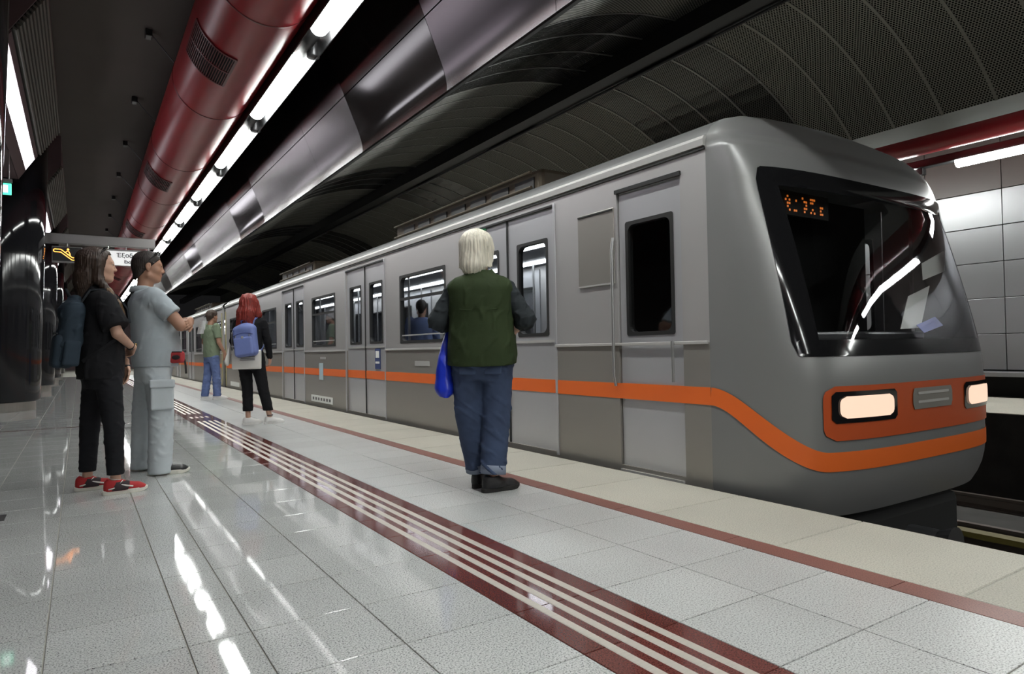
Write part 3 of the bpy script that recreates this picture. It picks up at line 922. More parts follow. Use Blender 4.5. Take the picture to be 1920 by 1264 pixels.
# cab partition and doors
MB().box((CX, 4.55, 1.15), (2.66, .04, 2.3)).build('cab_partition', 'black_void', car1)
for sg in (-1, 1):
    x = CX+sg*HW
    lf = panel_cells(car1, 'cab_door', 'train_door', x-sg*.02, x-sg*.06, CABD[0]+.008, CABD[1]-.008, .02, 2.2, [(3.44, 3.93, 1.06, 1.95)])
    ring(lf, 'window_seal', 'rubber', x-sg*.02, 3.46, 3.91, 1.08, 1.93, .03, .06, .006, sg)
    MB().box((x-sg*.035, 3.685, 1.5), (.01, .49, .9)).build('pane', 'windshield_glass', lf)
    MB().box((x-sg*.018, 3.68, .612), (.006, .66, .122)).build('orange_stripe', 'orange', lf)
    MB().box((x+sg*.0, 3.68, 2.215), (.03, .70, .03)).build('drip_rail', 'rubber', lf)
    MB().tube([(x+sg*.025, 3.42, .70), (x+sg*.03, 3.42, 1.0)], .012, 8).build('grab_handle', 'steel', lf)
    MB().tube([(x+sg*.02, 4.045, .65), (x+sg*.035, 4.05, .75), (x+sg*.035, 4.05, 1.75), (x+sg*.02, 4.045, 1.85)], .012, 8).build('grab_rail', 'steel', car1)
    # closed equipment panel
    MB().box((x+sg*.003, 4.28, 1.79), (.012, .46, .62), ch=.004).build('equipment_panel', 'train_lower', car1)
    MB().box((x+sg*.008, 4.28, 2.085), (.02, .44, .012)).build('panel_lip', 'rubber', car1)
    MB().box((x+sg*.008, 4.28, 1.485), (.02, .44, .012)).build('panel_lip', 'gutter', car1)
    MB().box((x+sg*.004, 3.68, -.02), (.03, .66, .02)).build('step_plate', 'gutter', car1)
# stickers and plates on the near side
x = CX-HW
t = empty('notice', (0, 0, 0)); t.parent = car1
MB().box((x+.018, 9.25, .855), (.006, .20, .30)).build('blue_label', 'seat_blue', t)
MB().box((x+.014, 9.25, .92), (.006, .13, .10)).build('white_symbol', 'plate_reflection_white', t)
MB().box((x+.014, 9.25, .80), (.006, .15, .03)).build('white_symbol', 'plate_reflection_white', t)
mat('pale_blue', (.42, .55, .60), .5)
MB().box((x-.006, 11.9, .62), (.006, .22, .30)).build('pale_blue_label', 'pale_blue', car1)
MB().box((x-.006, 11.9, .12), (.006, 1.25, .12)).build('white_number_plate', 'plate_reflection_white', car1)
MB().box((x-.006, 19.85, .12), (.006, 1.25, .12)).build('white_number_plate', 'plate_reflection_white', car1)
for k in range(7):
    MB().box((x-.0095, 11.42+.16*k, .12), (.002, .09, .05)).build('plate_mark', 'dark_steel', car1)
MB().box((x-.004, 7.7, .80), (.008, .42, .06)).build('maker_plate', 'gutter', car1)
MB().box((x-.004, 11.8, .86), (.008, .30, .04)).build('maker_plate', 'gutter', car1)
# roof equipment
mat('roof_unit', (.085, .065, .042), .6, .2)
for c, y0, y1 in ((car1, 5.6, 9.4), (car1, 13.6, 16.2), (car2, 26.2, 30.0)):
    u = empty('roof_unit', (4.55, 0, 2.60)); u.parent = c
    MB().box((0, (y0+y1)/2, .13), (1.0, y1-y0, .26), ch=.05).build('casing', 'roof_unit', u)
    for k in range(int((y1-y0)/.5)):
        MB().box((-.503, y0+.3+.5*k, .12), (.02, .36, .12)).build('louver', 'rubber', u)
    for zz in (.06, .22):
        MB().tube([(-.56, y0+.1, zz), (-.56, y1-.1, zz)], .018, 8).build('conduit', 'roof_unit', u)

# ---- nose of the leading car
EE = .55; YB = 3.1
def hwz(z):
    if z <= 2.37: return HW - (.03*((-z)/.12)**2 if z < 0 else 0)
    for i in range(len(ROOF)-1):
        if ROOF[i][1] <= z <= ROOF[i+1][1]:
            u = (z-ROOF[i][1])/(ROOF[i+1][1]-ROOF[i][1]); return ROOF[i][0]+(ROOF[i+1][0]-ROOF[i][0])*u
    return 0
def yf(z):
    if z < .2: return 2.33+.10*((.2-z)/.35)**2
    if z < .75: return 2.33
    if z < 2.05: return 2.33+.36*((z-.75)/1.3)**1.25
    return min(3.09, 2.69+.36*((z-2.05)/.63)**2+.10*(z-2.05))
def PF(phi, z, off=0.0, hw=None):
    h = hwz(z) if hw is None else hw
    s, c = math.sin(phi), math.cos(phi)
    X = h*math.copysign(abs(s)**EE, s); Yv = YB-(YB-yf(z))*max(c, 0)**EE
    if off:
        n = Vector((math.copysign(abs(s)**(2-EE), s)/max(h, .2), -max(c, 0)**(2-EE)/max(YB-yf(z), .05), 0)).normalized()
        X += n.x*off; Yv += n.y*off
    return (CX+X, Yv, z)
def phi_of(x, z):
    h = hwz(z); return math.copysign(math.asin(min(1, (abs(x)/h))**(1/EE)), x)
def nose_grid(phis, zs, name, m, off=0.0, parent=None):
    # zs may be (z, hw) pairs
    rows = []
    for zz in zs:
        z, h = zz if isinstance(zz, tuple) else (zz, None)
        rows.append([PF(p, z, off, h) for p in phis])
    return MB().grid(rows).build(name, m, parent or car1, True)
def lin(a, b, n): return [a+(b-a)*i/n for i in range(n+1)]
WX = 1.21                       # half width of the windshield
PH0 = math.asin((WX/HW)**(1/EE))
zlow, zwin, zup = lin(-.16, .93, 14), lin(.93, 2.10, 16), lin(2.10, 2.37, 5)
zroof = [(b, a) for a, b in ROOF]
def cosspace(a, b, n): return [a+(b-a)*(1-math.cos(PI*i/n))/2 for i in range(n+1)]
left, mid, right = cosspace(-PI/2, -PH0, 14), cosspace(-PH0, PH0, 28), cosspace(PH0, PI/2, 14)
allp = left+mid[1:]+right[1:]
nose_grid(allp, zlow, 'nose_lower', 'train_nose')
nose_grid(left, zwin, 'nose_pillar', 'train_nose')
nose_grid(right, zwin, 'nose_pillar', 'train_nose')
nose_grid(allp, [(z, None) for z in zup]+zroof, 'nose_top', 'train_nose')
ws = nose_grid(mid, zwin, 'windshield', 'windshield_glass', .004)
# black mask around the glass
def overlay(x0, x1, z0, z1, r, name, m, off, parent, nx=26, nz=10):
    """rounded rectangle patch lying on the nose surface"""
    rows = []
    for z in lin(z0, z1, nz):
        d = min(z-z0, z1-z); ins = 0
        if d < r: ins = r-math.sqrt(max(0, r*r-(r-d)**2))
        rows.append([PF(phi_of(x, z), z, off) for x in lin(x0+ins, x1-ins, nx)])
    b = MB().grid(rows)
    return b.build(name, m, parent, True)
overlay(-WX-.03, WX+.03, .88, .985, .02, 'mask_bottom', 'black_gloss', .008, ws)
overlay(-WX-.03, WX+.03, 2.03, 2.16, .02, 'mask_top', 'black_gloss', .008, ws)
overlay(-WX-.05, -WX+.10, .90, 2.15, .02, 'mask_side', 'black_gloss', .007, ws, 8, 16)
overlay(WX-.10, WX+.05, .90, 2.15, .02, 'mask_side', 'black_gloss', .007, ws, 8, 16)
# cab inside
MB().box((CX, 3.5, 1.15), (2.6, .03, 2.2)).build('cab_back', 'black_void', car1)
MB().prism([(CX-1.2, .90), (CX+1.2, .90), (CX+1.1, .99), (CX-1.1, .99)], 2.78, 3.2).build('dashboard', 'black_plastic', car1)
MB().box((CX, 2.95, 1.015), (2.0, .25, .07), ch=.02).build('dashboard_top', 'dark_steel', car1)
d = empty('destination_display', (CX-.72, 2.86, 1.97)); d.parent = car1
MB().box((0, .02, 0), (.8, .03, .17)).build('display_box', 'black_void', d)
random.seed(3)
dots = MB()
for k in range(7):
    for r_ in range(5):
        for c_ in range(3):
            if random.random() < .5: dots.box((-.33+.1*k+.022*c_, 0, -.05+.024*r_), (.014, .004, .014))
dots.build('lit_dots', 'led_orange', d)
# solid coloured sheets standing in for reflections in the right of the windshield
def reflection(name, pts, m, label):
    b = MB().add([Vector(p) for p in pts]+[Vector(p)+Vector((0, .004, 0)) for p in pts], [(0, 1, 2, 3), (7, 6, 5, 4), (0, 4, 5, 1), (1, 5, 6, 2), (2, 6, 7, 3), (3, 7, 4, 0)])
    tag(b.build(name, m), label, 'reflection')
reflection('white_reflection', [(5.76, 2.70, 1.60), (6.22, 2.73, 1.74), (6.18, 2.71, 1.56), (5.73, 2.68, 1.46)], 'plate_reflection_white', 'upper white sheet standing in for a reflection at the right of the train windshield')
reflection('white_reflection', [(5.16, 2.58, 1.06), (5.46, 2.58, 1.07), (5.84, 2.68, 1.42), (5.45, 2.66, 1.32)], 'plate_reflection_white', 'slanted lower white sheet standing in for a reflection at the right of the train windshield')
reflection('blue_reflection', [(5.36, 2.56, 1.09), (5.74, 2.60, 1.16), (5.80, 2.57, 1.09), (5.43, 2.54, 1.03)], 'reflection_blue', 'blue sheet standing in for a reflection at the right of the train windshield')
# lower front: orange field, headlights, number plate
band = overlay(-1.13, 1.13, .345, .69, .08, 'orange_field', 'orange_red', .010, car1, 40, 10)
for sg, nm in ((-1, 'near'), (1, 'far')):
    a, b_ = sorted((sg*1.08, sg*.48))
    hl = overlay(a, b_, .455, .655, .03, 'headlight_surround', 'black_gloss', .016, car1, 16, 8)
    overlay(a+.05, b_-.05, .485, .625, .05, 'headlight', 'headlight', .024, hl, 12, 8)
overlay(-.28, .28, .50, .645, .02, 'number_plate', 'train_lower', .016, car1, 10, 4)
for zz in (.54, .60):
    overlay(-.22, .22, zz, zz+.018, .004, 'plate_line', 'gutter', .020, car1, 8, 2)
# stripe sweeping down around the nose
phs = lin(-PI/2, PI/2, 400)
ss = [0.0]
for i in range(1, len(phs)):
    ss.append(ss[-1]+math.dist(PF(phs[i], .3), PF(phs[i-1], .3)))
ss = np.array(ss); phs = np.array(phs); S = ss[-1]
def zc_(s):
    u = min(s, S-s); t_ = max(0, min(1, (u-.0)/.80)); t_ = t_*t_*(3-2*t_)
    return .612-.40*t_
cs = np.linspace(0, S, 160)
rows = []
for i, s in enumerate(cs):
    sa, sb_ = cs[max(i-1, 0)], cs[min(i+1, len(cs)-1)]
    tv = np.array([sb_-sa, zc_(sb_)-zc_(sa)]); tv /= np.linalg.norm(tv)
    nv = np.array([-tv[1], tv[0]])
    w = .061
    row = []
    for q in (-1, -.33, .33, 1):
        sp = min(max(s+nv[0]*w*q, 0), S); zp = zc_(s)+nv[1]*w*q
        row.append(PF(float(np.interp(sp, ss, phs)), zp, .006))
    rows.append(row)
MB().grid(rows).build('nose_stripe', 'orange', car1, True)
MB().box((CX, 2.75, -.45), (1.6, .5, .5), ch=.08).build('coupler_housing', 'black_void', car1)
MB().tube([(CX, 2.7, -.45), (CX, 2.3, -.45), (CX, 2.2, -.45)], [.09, .09, .13], 16).build('coupler', 'dark_steel', car1)
for cyy in (5.3, 17.5):
    for sgn in (-1, 1):
        for dy in (-1.0, 1.0):
            MB().lathe([(.40, -.06), (.43, -.05), (.43, .05), (.40, .06)], (CX+sgn*.7525, cyy+dy, -.508), 28, 'x').build('wheel', 'track_rail', car1, True)

# ================================================================== PEOPLE: implicit-surface modelling
def V3(*a): return np.array(a, float)
def unit(v):
    v = np.asarray(v, float); return v/np.linalg.norm(v)
def rotz(a):
    c, s = math.cos(a), math.sin(a); return np.array([[c, -s, 0], [s, c, 0], [0, 0, 1.]])
def roty(a):
    c, s = math.cos(a), math.sin(a); return np.array([[c, 0, s], [0, 1, 0], [-s, 0, c]])
def rotx(a):
    c, s = math.cos(a), math.sin(a); return np.array([[1, 0, 0], [0, c, -s], [0, s, c]])

class Vol:
    def __init__(s, lo, hi, res):
        res = res if isinstance(res, (tuple, list)) else (res,)*3
        s.ax = [np.arange(lo[i], hi[i]+res[i], res[i]) for i in range(3)]
        s.res = max(res)
        s.F = np.full([len(a) for a in s.ax], 1.0, np.float32)
    def sub(s, lo, hi):
        sl = []
        for i in range(3):
            a = int(np.searchsorted(s.ax[i], lo[i])); b = int(np.searchsorted(s.ax[i], hi[i]))
            sl.append(slice(max(a-1, 0), min(b+1, len(s.ax[i]))))
        return tuple(sl), s.ax[0][sl[0]][:, None, None], s.ax[1][sl[1]][None, :, None], s.ax[2][sl[2]][None, None, :]
    def put(s, sl, d, k, cut=False):
        A = s.F[sl]
        if A.size == 0: return
        if cut:
            d = -d
            if k > 0:
                h = np.clip(.5-.5*(A-d)/k, 0, 1); s.F[sl] = A+(d-A)*h+k*h*(1-h)
            else: s.F[sl] = np.maximum(A, d)
            return
        if k > 0:
            h = np.clip(.5+.5*(A-d)/k, 0, 1); s.F[sl] = A+(d-A)*h-k*h*(1-h)
        else:
            s.F[sl] = np.minimum(A, d)
    def cap(s, a, b, ra, rb=None, k=.02, cut=False, flat=None):
        a, b = np.asarray(a, float), np.asarray(b, float); rb = ra if rb is None else rb
        m = max(ra, rb)+k+3*s.res
        sl, X, Y, Z = s.sub(np.minimum(a, b)-m, np.maximum(a, b)+m)
        u = b-a; L = u@u+1e-9
        t = np.clip(((X-a[0])*u[0]+(Y-a[1])*u[1]+(Z-a[2])*u[2])/L, 0, 1)
        px, py, pz = X-a[0]-t*u[0], Y-a[1]-t*u[1], Z-a[2]-t*u[2]
        if flat is not None:   # (axis, factor): squash along a direction
            ax, fc = unit(flat[0]), flat[1]
            q = px*ax[0]+py*ax[1]+pz*ax[2]
            d2 = px*px+py*py+pz*pz+q*q*(fc*fc-1)
        else: d2 = px*px+py*py+pz*pz
        s.put(sl, np.sqrt(d2)-(ra+t*(rb-ra)), k, cut)
    def ell(s, c, r, R=None, k=.02, cut=False):
        c = np.asarray(c, float); r = np.asarray(r, float)
        m = r.max()+k+3*s.res
        sl, X, Y, Z = s.sub(c-m, c+m)
        x, y, z = X-c[0], Y-c[1], Z-c[2]
        if R is not None:
            x, y, z = (R[0, 0]*x+R[1, 0]*y+R[2, 0]*z), (R[0, 1]*x+R[1, 1]*y+R[2, 1]*z), (R[0, 2]*x+R[1, 2]*y+R[2, 2]*z)
        q = np.sqrt((x/r[0])**2+(y/r[1])**2+(z/r[2])**2)
        g = np.sqrt((x/r[0]**2)**2+(y/r[1]**2)**2+(z/r[2]**2)**2)+1e-6
        s.put(sl, q*(q-1)/g, k, cut)
    def box(s, c, b, r, R=None, k=.0, cut=False):
        c = np.asarray(c, float); m = np.linalg.norm(b)+r+k+3*s.res
        sl, X, Y, Z = s.sub(c-m, c+m)
        x, y, z = X-c[0], Y-c[1], Z-c[2]
        if R is not None:
            x, y, z = (R[0, 0]*x+R[1, 0]*y+R[2, 0]*z), (R[0, 1]*x+R[1, 1]*y+R[2, 1]*z), (R[0, 2]*x+R[1, 2]*y+R[2, 2]*z)
        qx, qy, qz = np.abs(x)-b[0]+r, np.abs(y)-b[1]+r, np.abs(z)-b[2]+r
        d = np.sqrt(np.maximum(qx, 0)**2+np.maximum(qy, 0)**2+np.maximum(qz, 0)**2)+np.minimum(np.maximum(np.maximum(qx, qy), qz), 0)-r
        s.put(sl, d, k, cut)
    def loft(s, sec, k=.02, pw=2.0):
        """stack of ellipses (z, cx, cy, rx, ry)"""
        sec = np.array(sec, float)
        z0, z1 = sec[0, 0], sec[-1, 0]
        m = k+3*s.res
        xm = (sec[:, 1]-sec[:, 3]).min()-m; xM = (sec[:, 1]+sec[:, 3]).max()+m
        ym = (sec[:, 2]-sec[:, 4]).min()-m; yM = (sec[:, 2]+sec[:, 4]).max()+m
        sl, X, Y, Z = s.sub((xm, ym, z0-m), (xM, yM, z1+m))
        z = np.clip(Z.ravel(), z0, z1)
        i = np.clip(np.searchsorted(sec[:, 0], z)-1, 0, len(sec)-2)
        h = sec[i+1, 0]-sec[i, 0]; u = (z-sec[i, 0])/h
        tan = np.gradient(sec[:, 1:], sec[:, 0], axis=0)
        H = []
        for c in range(4):
            p0, p1, m0, m1 = sec[i, c+1], sec[i+1, c+1], tan[i, c]*h, tan[i+1, c]*h
            H.append((2*u**3-3*u**2+1)*p0+(u**3-2*u**2+u)*m0+(-2*u**3+3*u**2)*p1+(u**3-u**2)*m1)
        cx, cy, rx, ry = [q[None, None, :] for q in H]
        q = ((np.abs(X-cx)/rx)**pw+(np.abs(Y-cy)/ry)**pw)**(1/pw)
        d = (q-1)*np.minimum(rx, ry)
        d = np.maximum(d, np.maximum(z0-Z, Z-z1))
        s.put(sl, d, k)
    def clip(s, n, p):
        """keep the side where (x-p).n < 0"""
        n = unit(n); X, Y, Z = s.ax[0][:, None, None], s.ax[1][None, :, None], s.ax[2][None, None, :]
        d = (X-p[0])*n[0]+(Y-p[1])*n[1]+(Z-p[2])*n[2]
        s.F = np.maximum(s.F, d).astype(np.float32)
    def wave(s, amp, freq, seed, zw=1.0, n=5):
        rs = np.random.RandomState(seed)
        X, Y, Z = s.ax[0][:, None, None], s.ax[1][None, :, None], s.ax[2][None, None, :]
        w = 0
        for i in range(n):
            d = rs.normal(size=3); d[2] *= zw; d = unit(d)*freq*rs.uniform(.6, 1.5)
            ph = rs.uniform(0, 6.28)
            w = w+(1-2*np.abs(np.sin(.5*(X*d[0]+Y*d[1]+Z*d[2])+ph+.8*np.sin(.4*(Y*d[0]+Z*d[1]+X*d[2])+ph))))
        near = np.abs(s.F) < .06
        s.F = (s.F-np.where(near, amp*np.clip(w/n*1.6+.35, 0, 1.2), 0)).astype(np.float32)
    def strands(s, c, amp, freq, seed=0):
        """fine grooves running down, around a vertical axis through c"""
        rs = np.random.RandomState(seed)
        X, Y, Z = s.ax[0][:, None, None], s.ax[1][None, :, None], s.ax[2][None, None, :]
        th = np.arctan2(Y-c[1], X-c[0])
        w = np.sin(th*freq+3*np.sin(Z*9+th*3))+.8*np.sin(th*freq*1.7+4*np.sin(Z*6+1+th*2)+2)+.6*np.sin(th*freq*2.9+5*np.sin(Z*8+th))
        s.F = (s.F+amp*w).astype(np.float32)
    def mesh(s):
        F = s.F; S = F < 0
        nx, ny, nz = F.shape
        cnt = np.zeros((nx-1, ny-1, nz-1), np.int8)
        for a in (0, 1):
            for b in (0, 1):
                for c in (0, 1):
                    cnt += S[a:nx-1+a, b:ny-1+b, c:nz-1+c]
        act = (cnt > 0) & (cnt < 8)
        idx = np.argwhere(act)
        num = np.full(act.shape, -1, np.int64); num[act] = np.arange(len(idx))
        acc = np.zeros((len(idx), 3)); n = np.zeros(len(idx))
        C = [(a, b, c) for a in (0, 1) for b in (0, 1) for c in (0, 1)]
        for p in C:
            for ax in range(3):
                if p[ax] == 1: continue
                q = list(p); q[ax] = 1
                fa = F[idx[:, 0]+p[0], idx[:, 1]+p[1], idx[:, 2]+p[2]]; fb = F[idx[:, 0]+q[0], idx[:, 1]+q[1], idx[:, 2]+q[2]]
                m = (fa < 0) != (fb < 0)
                t = np.where(m, fa/(fa-fb+1e-12), 0)
                pos = np.array(p, float)[None, :].repeat(len(idx), 0); pos[:, ax] = t
                acc += np.where(m[:, None], pos, 0); n += m
        G = idx+acc/np.maximum(n, 1)[:, None]
        V = np.stack([np.interp(G[:, i], np.arange(len(s.ax[i])), s.ax[i]) for i in range(3)], 1)
        faces = []
        for ax in range(3):
            o = [i for i in range(3) if i != ax]
            sa = [slice(1, -1)]*3; sb = [slice(1, -1)]*3
            sa[ax] = slice(0, -1); sb[ax] = slice(1, None)
            A_, B_ = S[tuple(sa)], S[tuple(sb)]
            e = np.argwhere(A_ != B_)
            if len(e) == 0: continue
            fl = A_[tuple(e.T)]
            base = e.copy(); base[:, o[0]] += 1; base[:, o[1]] += 1
            qs = []
            for (u, w) in ((-1, -1), (0, -1), (0, 0), (-1, 0)):
                c = base.copy(); c[:, o[0]] += u; c[:, o[1]] += w
                qs.append(num[c[:, 0], c[:, 1], c[:, 2]])
            Q = np.stack(qs, 1)
            flip = fl if ax != 1 else ~fl
            Q[~flip] = Q[~flip][:, ::-1]
            faces.append(Q)
        if not faces: return V, np.zeros((0, 4), int)
        return V, np.concatenate(faces)

def np_mesh(name, chunks):
    vs, fs, n = [], [], 0
    for V, Q in chunks:
        vs.append(V); fs.append(Q+n); n += len(V)
    V = np.concatenate(vs); Q = np.concatenate(fs)
    me = bpy.data.meshes.new(name)
    me.vertices.add(len(V)); me.vertices.foreach_set('co', V.astype(np.float32).ravel())
    me.loops.add(Q.size); me.loops.foreach_set('vertex_index', Q.astype(np.int32).ravel())
    me.polygons.add(len(Q)); me.polygons.foreach_set('loop_start', np.arange(0, Q.size, 4, dtype=np.int32))
    me.polygons.foreach_set('loop_total', np.full(len(Q), 4, np.int32))
    me.polygons.foreach_set('use_smooth', np.ones(len(Q), bool))
    me.update(calc_edges=True); me.validate()
    return me
def vobj(name, vols, m, parent):
    vols = vols if isinstance(vols, list) else [vols]
    return link(name, np_mesh(name, [v.mesh() if isinstance(v, Vol) else v for v in vols]), m, parent)

# ---- colours of people and clothes
mat('skin_fair', (.55, .33, .24), .5, var=.05, vscale=14)
mat('skin_tan', (.44, .24, .16), .5, var=.06, vscale=14)
mat('skin_lip', (.42, .16, .13), .45)
mat('eye_white', (.75, .73, .70), .2)
mat('eye_dark', (.02, .015, .012), .15)
mat('hair_brown', (.038, .021, .014), .55, var=.45, vscale=16, stretch=(6, 6, .5))
mat('hair_tip', (.15, .088, .045), .42, var=.4, vscale=16, stretch=(6, 6, .5))
mat('hair_dark', (.022, .015, .012), .62, var=.4, vscale=30)
mat('hair_white', (.70, .66, .55), .45, var=.28, vscale=22, stretch=(5, 5, .5))
mat('hair_red', (.22, .024, .016), .55, var=.5, vscale=24, stretch=(4, 4, 1))
mat('hair_short_brown', (.055, .035, .025), .5, var=.4, vscale=40)
mat('black_cotton', (.012, .012, .014), .85, bump=.07, bscale=220, spec=.2)
mat('black_sheer', (.030, .028, .030), .7, spec=.2)
mat('black_denim', (.014, .014, .017), .8, bump=.07, bscale=260, var=.2, vscale=9, spec=.2)
mat('polo_grey', (.40, .45, .48), .85, bump=.07, bscale=260, var=.05, vscale=7, spec=.2)
mat('cargo_grey', (.54, .59, .62), .85, bump=.07, bscale=220, var=.07, vscale=8, spec=.2)
mat('green_tee', (.20, .25, .17), .85, bump=.07, bscale=200, spec=.2)
mat('jeans_light', (.13, .18, .36), .8, bump=.07, bscale=240, var=.3, vscale=7, spec=.2)
mat('jeans_dark', (.052, .075, .135), .8, bump=.07, bscale=240, var=.30, vscale=6, spec=.2)
mat('jeans_cuff', (.22, .26, .34), .85, bump=.07, bscale=200)
mat('vest_green', (.030, .046, .018), .8, bump=.07, bscale=160, var=.15, vscale=5, spec=.2)
mat('shirt_dark', (.030, .036, .040), .85, bump=.07, bscale=220, var=.15, vscale=8, spec=.2)
mat('white_shoe', (.78, .77, .75), .45)
mat('shoe_sole', (.72, .70, .62), .55)
mat('red_suede', (.42, .022, .025), .75, bump=.07, bscale=200)
mat('dark_canvas', (.035, .022, .026), .8)
mat('black_leather', (.012, .012, .013), .42, bump=.15, bscale=90)
mat('black_sole', (.015, .014, .013), .7)
mat('navy_canvas', (.030, .045, .062), .8, bump=.07, bscale=160, var=.15, vscale=9, spec=.2)
mat('navy_dark', (.012, .016, .022), .8)
mat('blue_pack', (.17, .22, .50), .55, bump=.1, bscale=120, var=.06, vscale=9)
mat('blue_pack_dark', (.07, .09, .26), .6)
mat('tote_white', (.72, .70, .66), .8, bump=.07, bscale=180)
mat('plastic_blue', (.012, .035, .52), .35, var=.1, vscale=8)
mat('pouch_red', (.42, .035, .040), .6)
mat('gold', (.70, .48, .18), .25, .9)
mat('mask_white', (.72, .74, .74), .7)
mat('print_red', (.45, .05, .06), .7)
mat('print_dark', (.08, .08, .09), .7)
mat('shirt_blue', (.16, .22, .42), .8)

def head(vols_res, C, R, s, parent, skin, neck_to, eyes=True, brow='hair_dark', lip=True):
    """head volume around C; R head rotation (columns forward, left, up); returns the volume"""
    def T(p): return C+R@(np.asarray(p, float)*s)
    v = Vol(C-V3(.20, .20, .26)*s, C+V3(.20, .20, .17)*s, vols_res)
    E = lambda p, r, k=.02, cut=False: v.ell(T(p), np.asarray(r)*s, R, k*s, cut)
    K = lambda a, b, ra, rb=None, k=.02, cut=False: v.cap(T(a), T(b), ra*s, (ra if rb is None else rb)*s, k*s, cut)
    E((-.014, 0, .030), (.099, .077, .090), 0)
    E((.030, 0, -.030), (.062, .060, .085), .03)
    E((.030, 0, -.075), (.052, .048, .042), .03)
    E((.066, 0, -.103), (.022, .024, .019), .025)
    for q in (-1, 1):
        E((.050, q*.037, -.030), (.032, .028, .030), .02)
        K((.0, q*.056, -.075), (.052, q*.028, -.103), .020, .016, .03)     # jaw line
    E((.072, 0, .022), (.018, .046, .015), .02)                               # brow
    K((.085, 0, .010), (.102, 0, -.028), .0080, .0105, .014)                # nose bridge
    E((.101, 0, -.034), (.012, .012, .010), .008)
    for q in (-1, 1): E((.094, q*.012, -.037), (.010, .008, .008), .006)
    E((.087, 0, -.064), (.009, .020, .005), .008)                             # lips
    E((.085, 0, -.074), (.009, .017, .005), .008)
    for q in (-1, 1):
        E((.096, q*.032, .004), (.012, .016, .009), .010, True)               # eye sockets
        E((.0775, q*.031, .0115), (.012, .016, .0055), .006)                   # eyelids
        E((.0765, q*.031, -.0035), (.011, .015, .0045), .006)
        E((-.006, q*.079, -.006), (.020, .008, .032), .008)                   # ears
        E((.000, q*.088, -.002), (.010, .006, .016), .005, True)
        E((-.004, q*.077, -.034), (.010, .006, .012), .006)
    nk = np.asarray(neck_to, float)
    v.cap(T((-.022, 0, -.06)), nk, .052*s, .060*s, .03*s)
    if eyes:
        for q, nm in ((1, 'eye'), (-1, 'eye')):
            e = Vol(T((.078, q*.031, .004))-.02, T((.078, q*.031, .004))+.02, .0016)
            e.ell(T((.0755, q*.031, .004)), V3(.0125, .0125, .0085)*s, R, 0); ob = vobj('eye', e, 'eye_white', parent)
            i = Vol(T((.089, q*.031, .004))-.01, T((.089, q*.031, .004))+.01, .001)
            i.ell(T((.0842, q*.032, .004)), V3(.0050, .0072, .0070)*s, R, 0); vobj('iris', i, 'eye_dark', ob)
            b = Vol(T((.085, q*.034, .021))-.035, T((.085, q*.034, .021))+.035, .002)
            b.cap(T((.0895, q*.016, .0225)), T((.0765, q*.050, .0235)), .0032*s, .0022*s, 0); vobj('eyebrow', b, brow, parent)
            l = Vol(T((.085, q*.031, .010))-.03, T((.085, q*.031, .010))+.03, .0015)
            l.cap(T((.0885, q*.021, .0085)), T((.081, q*.045, .0065)), .0018*s, .0018*s, 0); vobj('eyelashes', l, brow, parent)
    if lip:
        l = Vol(T((.09, 0, -.07))-.035, T((.09, 0, -.07))+.035, .0016)
        l.ell(T((.0900, 0, -.0645)), V3(.0088, .019, .0045)*s, R, .003); l.ell(T((.0884, 0, -.0725)), V3(.0088, .0165, .0048)*s, R, .003)
        vobj('lips', l, 'skin_lip', parent)
    return v, T

def hand(W, D, N, thumb, s=1.0, curl=.5, res=.0032, spread=.0):
    """palm, four fingers and thumb: W wrist, D hand direction, N palm normal, thumb=+1/-1 side of D x N"""
    D = unit(D); N = unit(np.asarray(N, float)-D*np.dot(N, D)); T = np.cross(D, N)*thumb
    v = Vol(W-.16*s, W+.16*s, res)
    v.ell(W+D*.052*s, V3(.054, .041, .0165)*s, np.stack([D, T, N], 1), 0)
    v.cap(W-D*.03*s, W+D*.02*s, .026*s, .025*s, .02*s, flat=(N, 1.25))
    for i, (o, ln) in enumerate(((.029, .90), (.010, 1.0), (-.010, .95), (-.028, .76))):
        p = W+D*(.088-.006*abs(o)/.03)*s+T*o*s; d = unit(D+T*o*(4*spread)); a = 0
        for seg, L in enumerate((.042, .027, .021)):
            a += curl*(.55, .8, .6)[seg]
            dd = d*math.cos(a)+N*math.sin(a)
            q = p+dd*L*ln*s
            v.cap(p, q, (.0092-.0011*seg)*s, (.0085-.0011*seg)*s, .004*s if seg else .008*s)
            p = q
    p = W+D*.028*s+T*.028*s
    d = unit(D*.65+T*.7+N*.25); q = p+d*.042*s; v.cap(p, q, .0125*s, .0105*s, .012*s)
    d2 = unit(D*.85+T*.25+N*(.25+.3*curl)); v.cap(q, q+d2*.034*s, .0102*s, .008*s, .004*s)
    return v

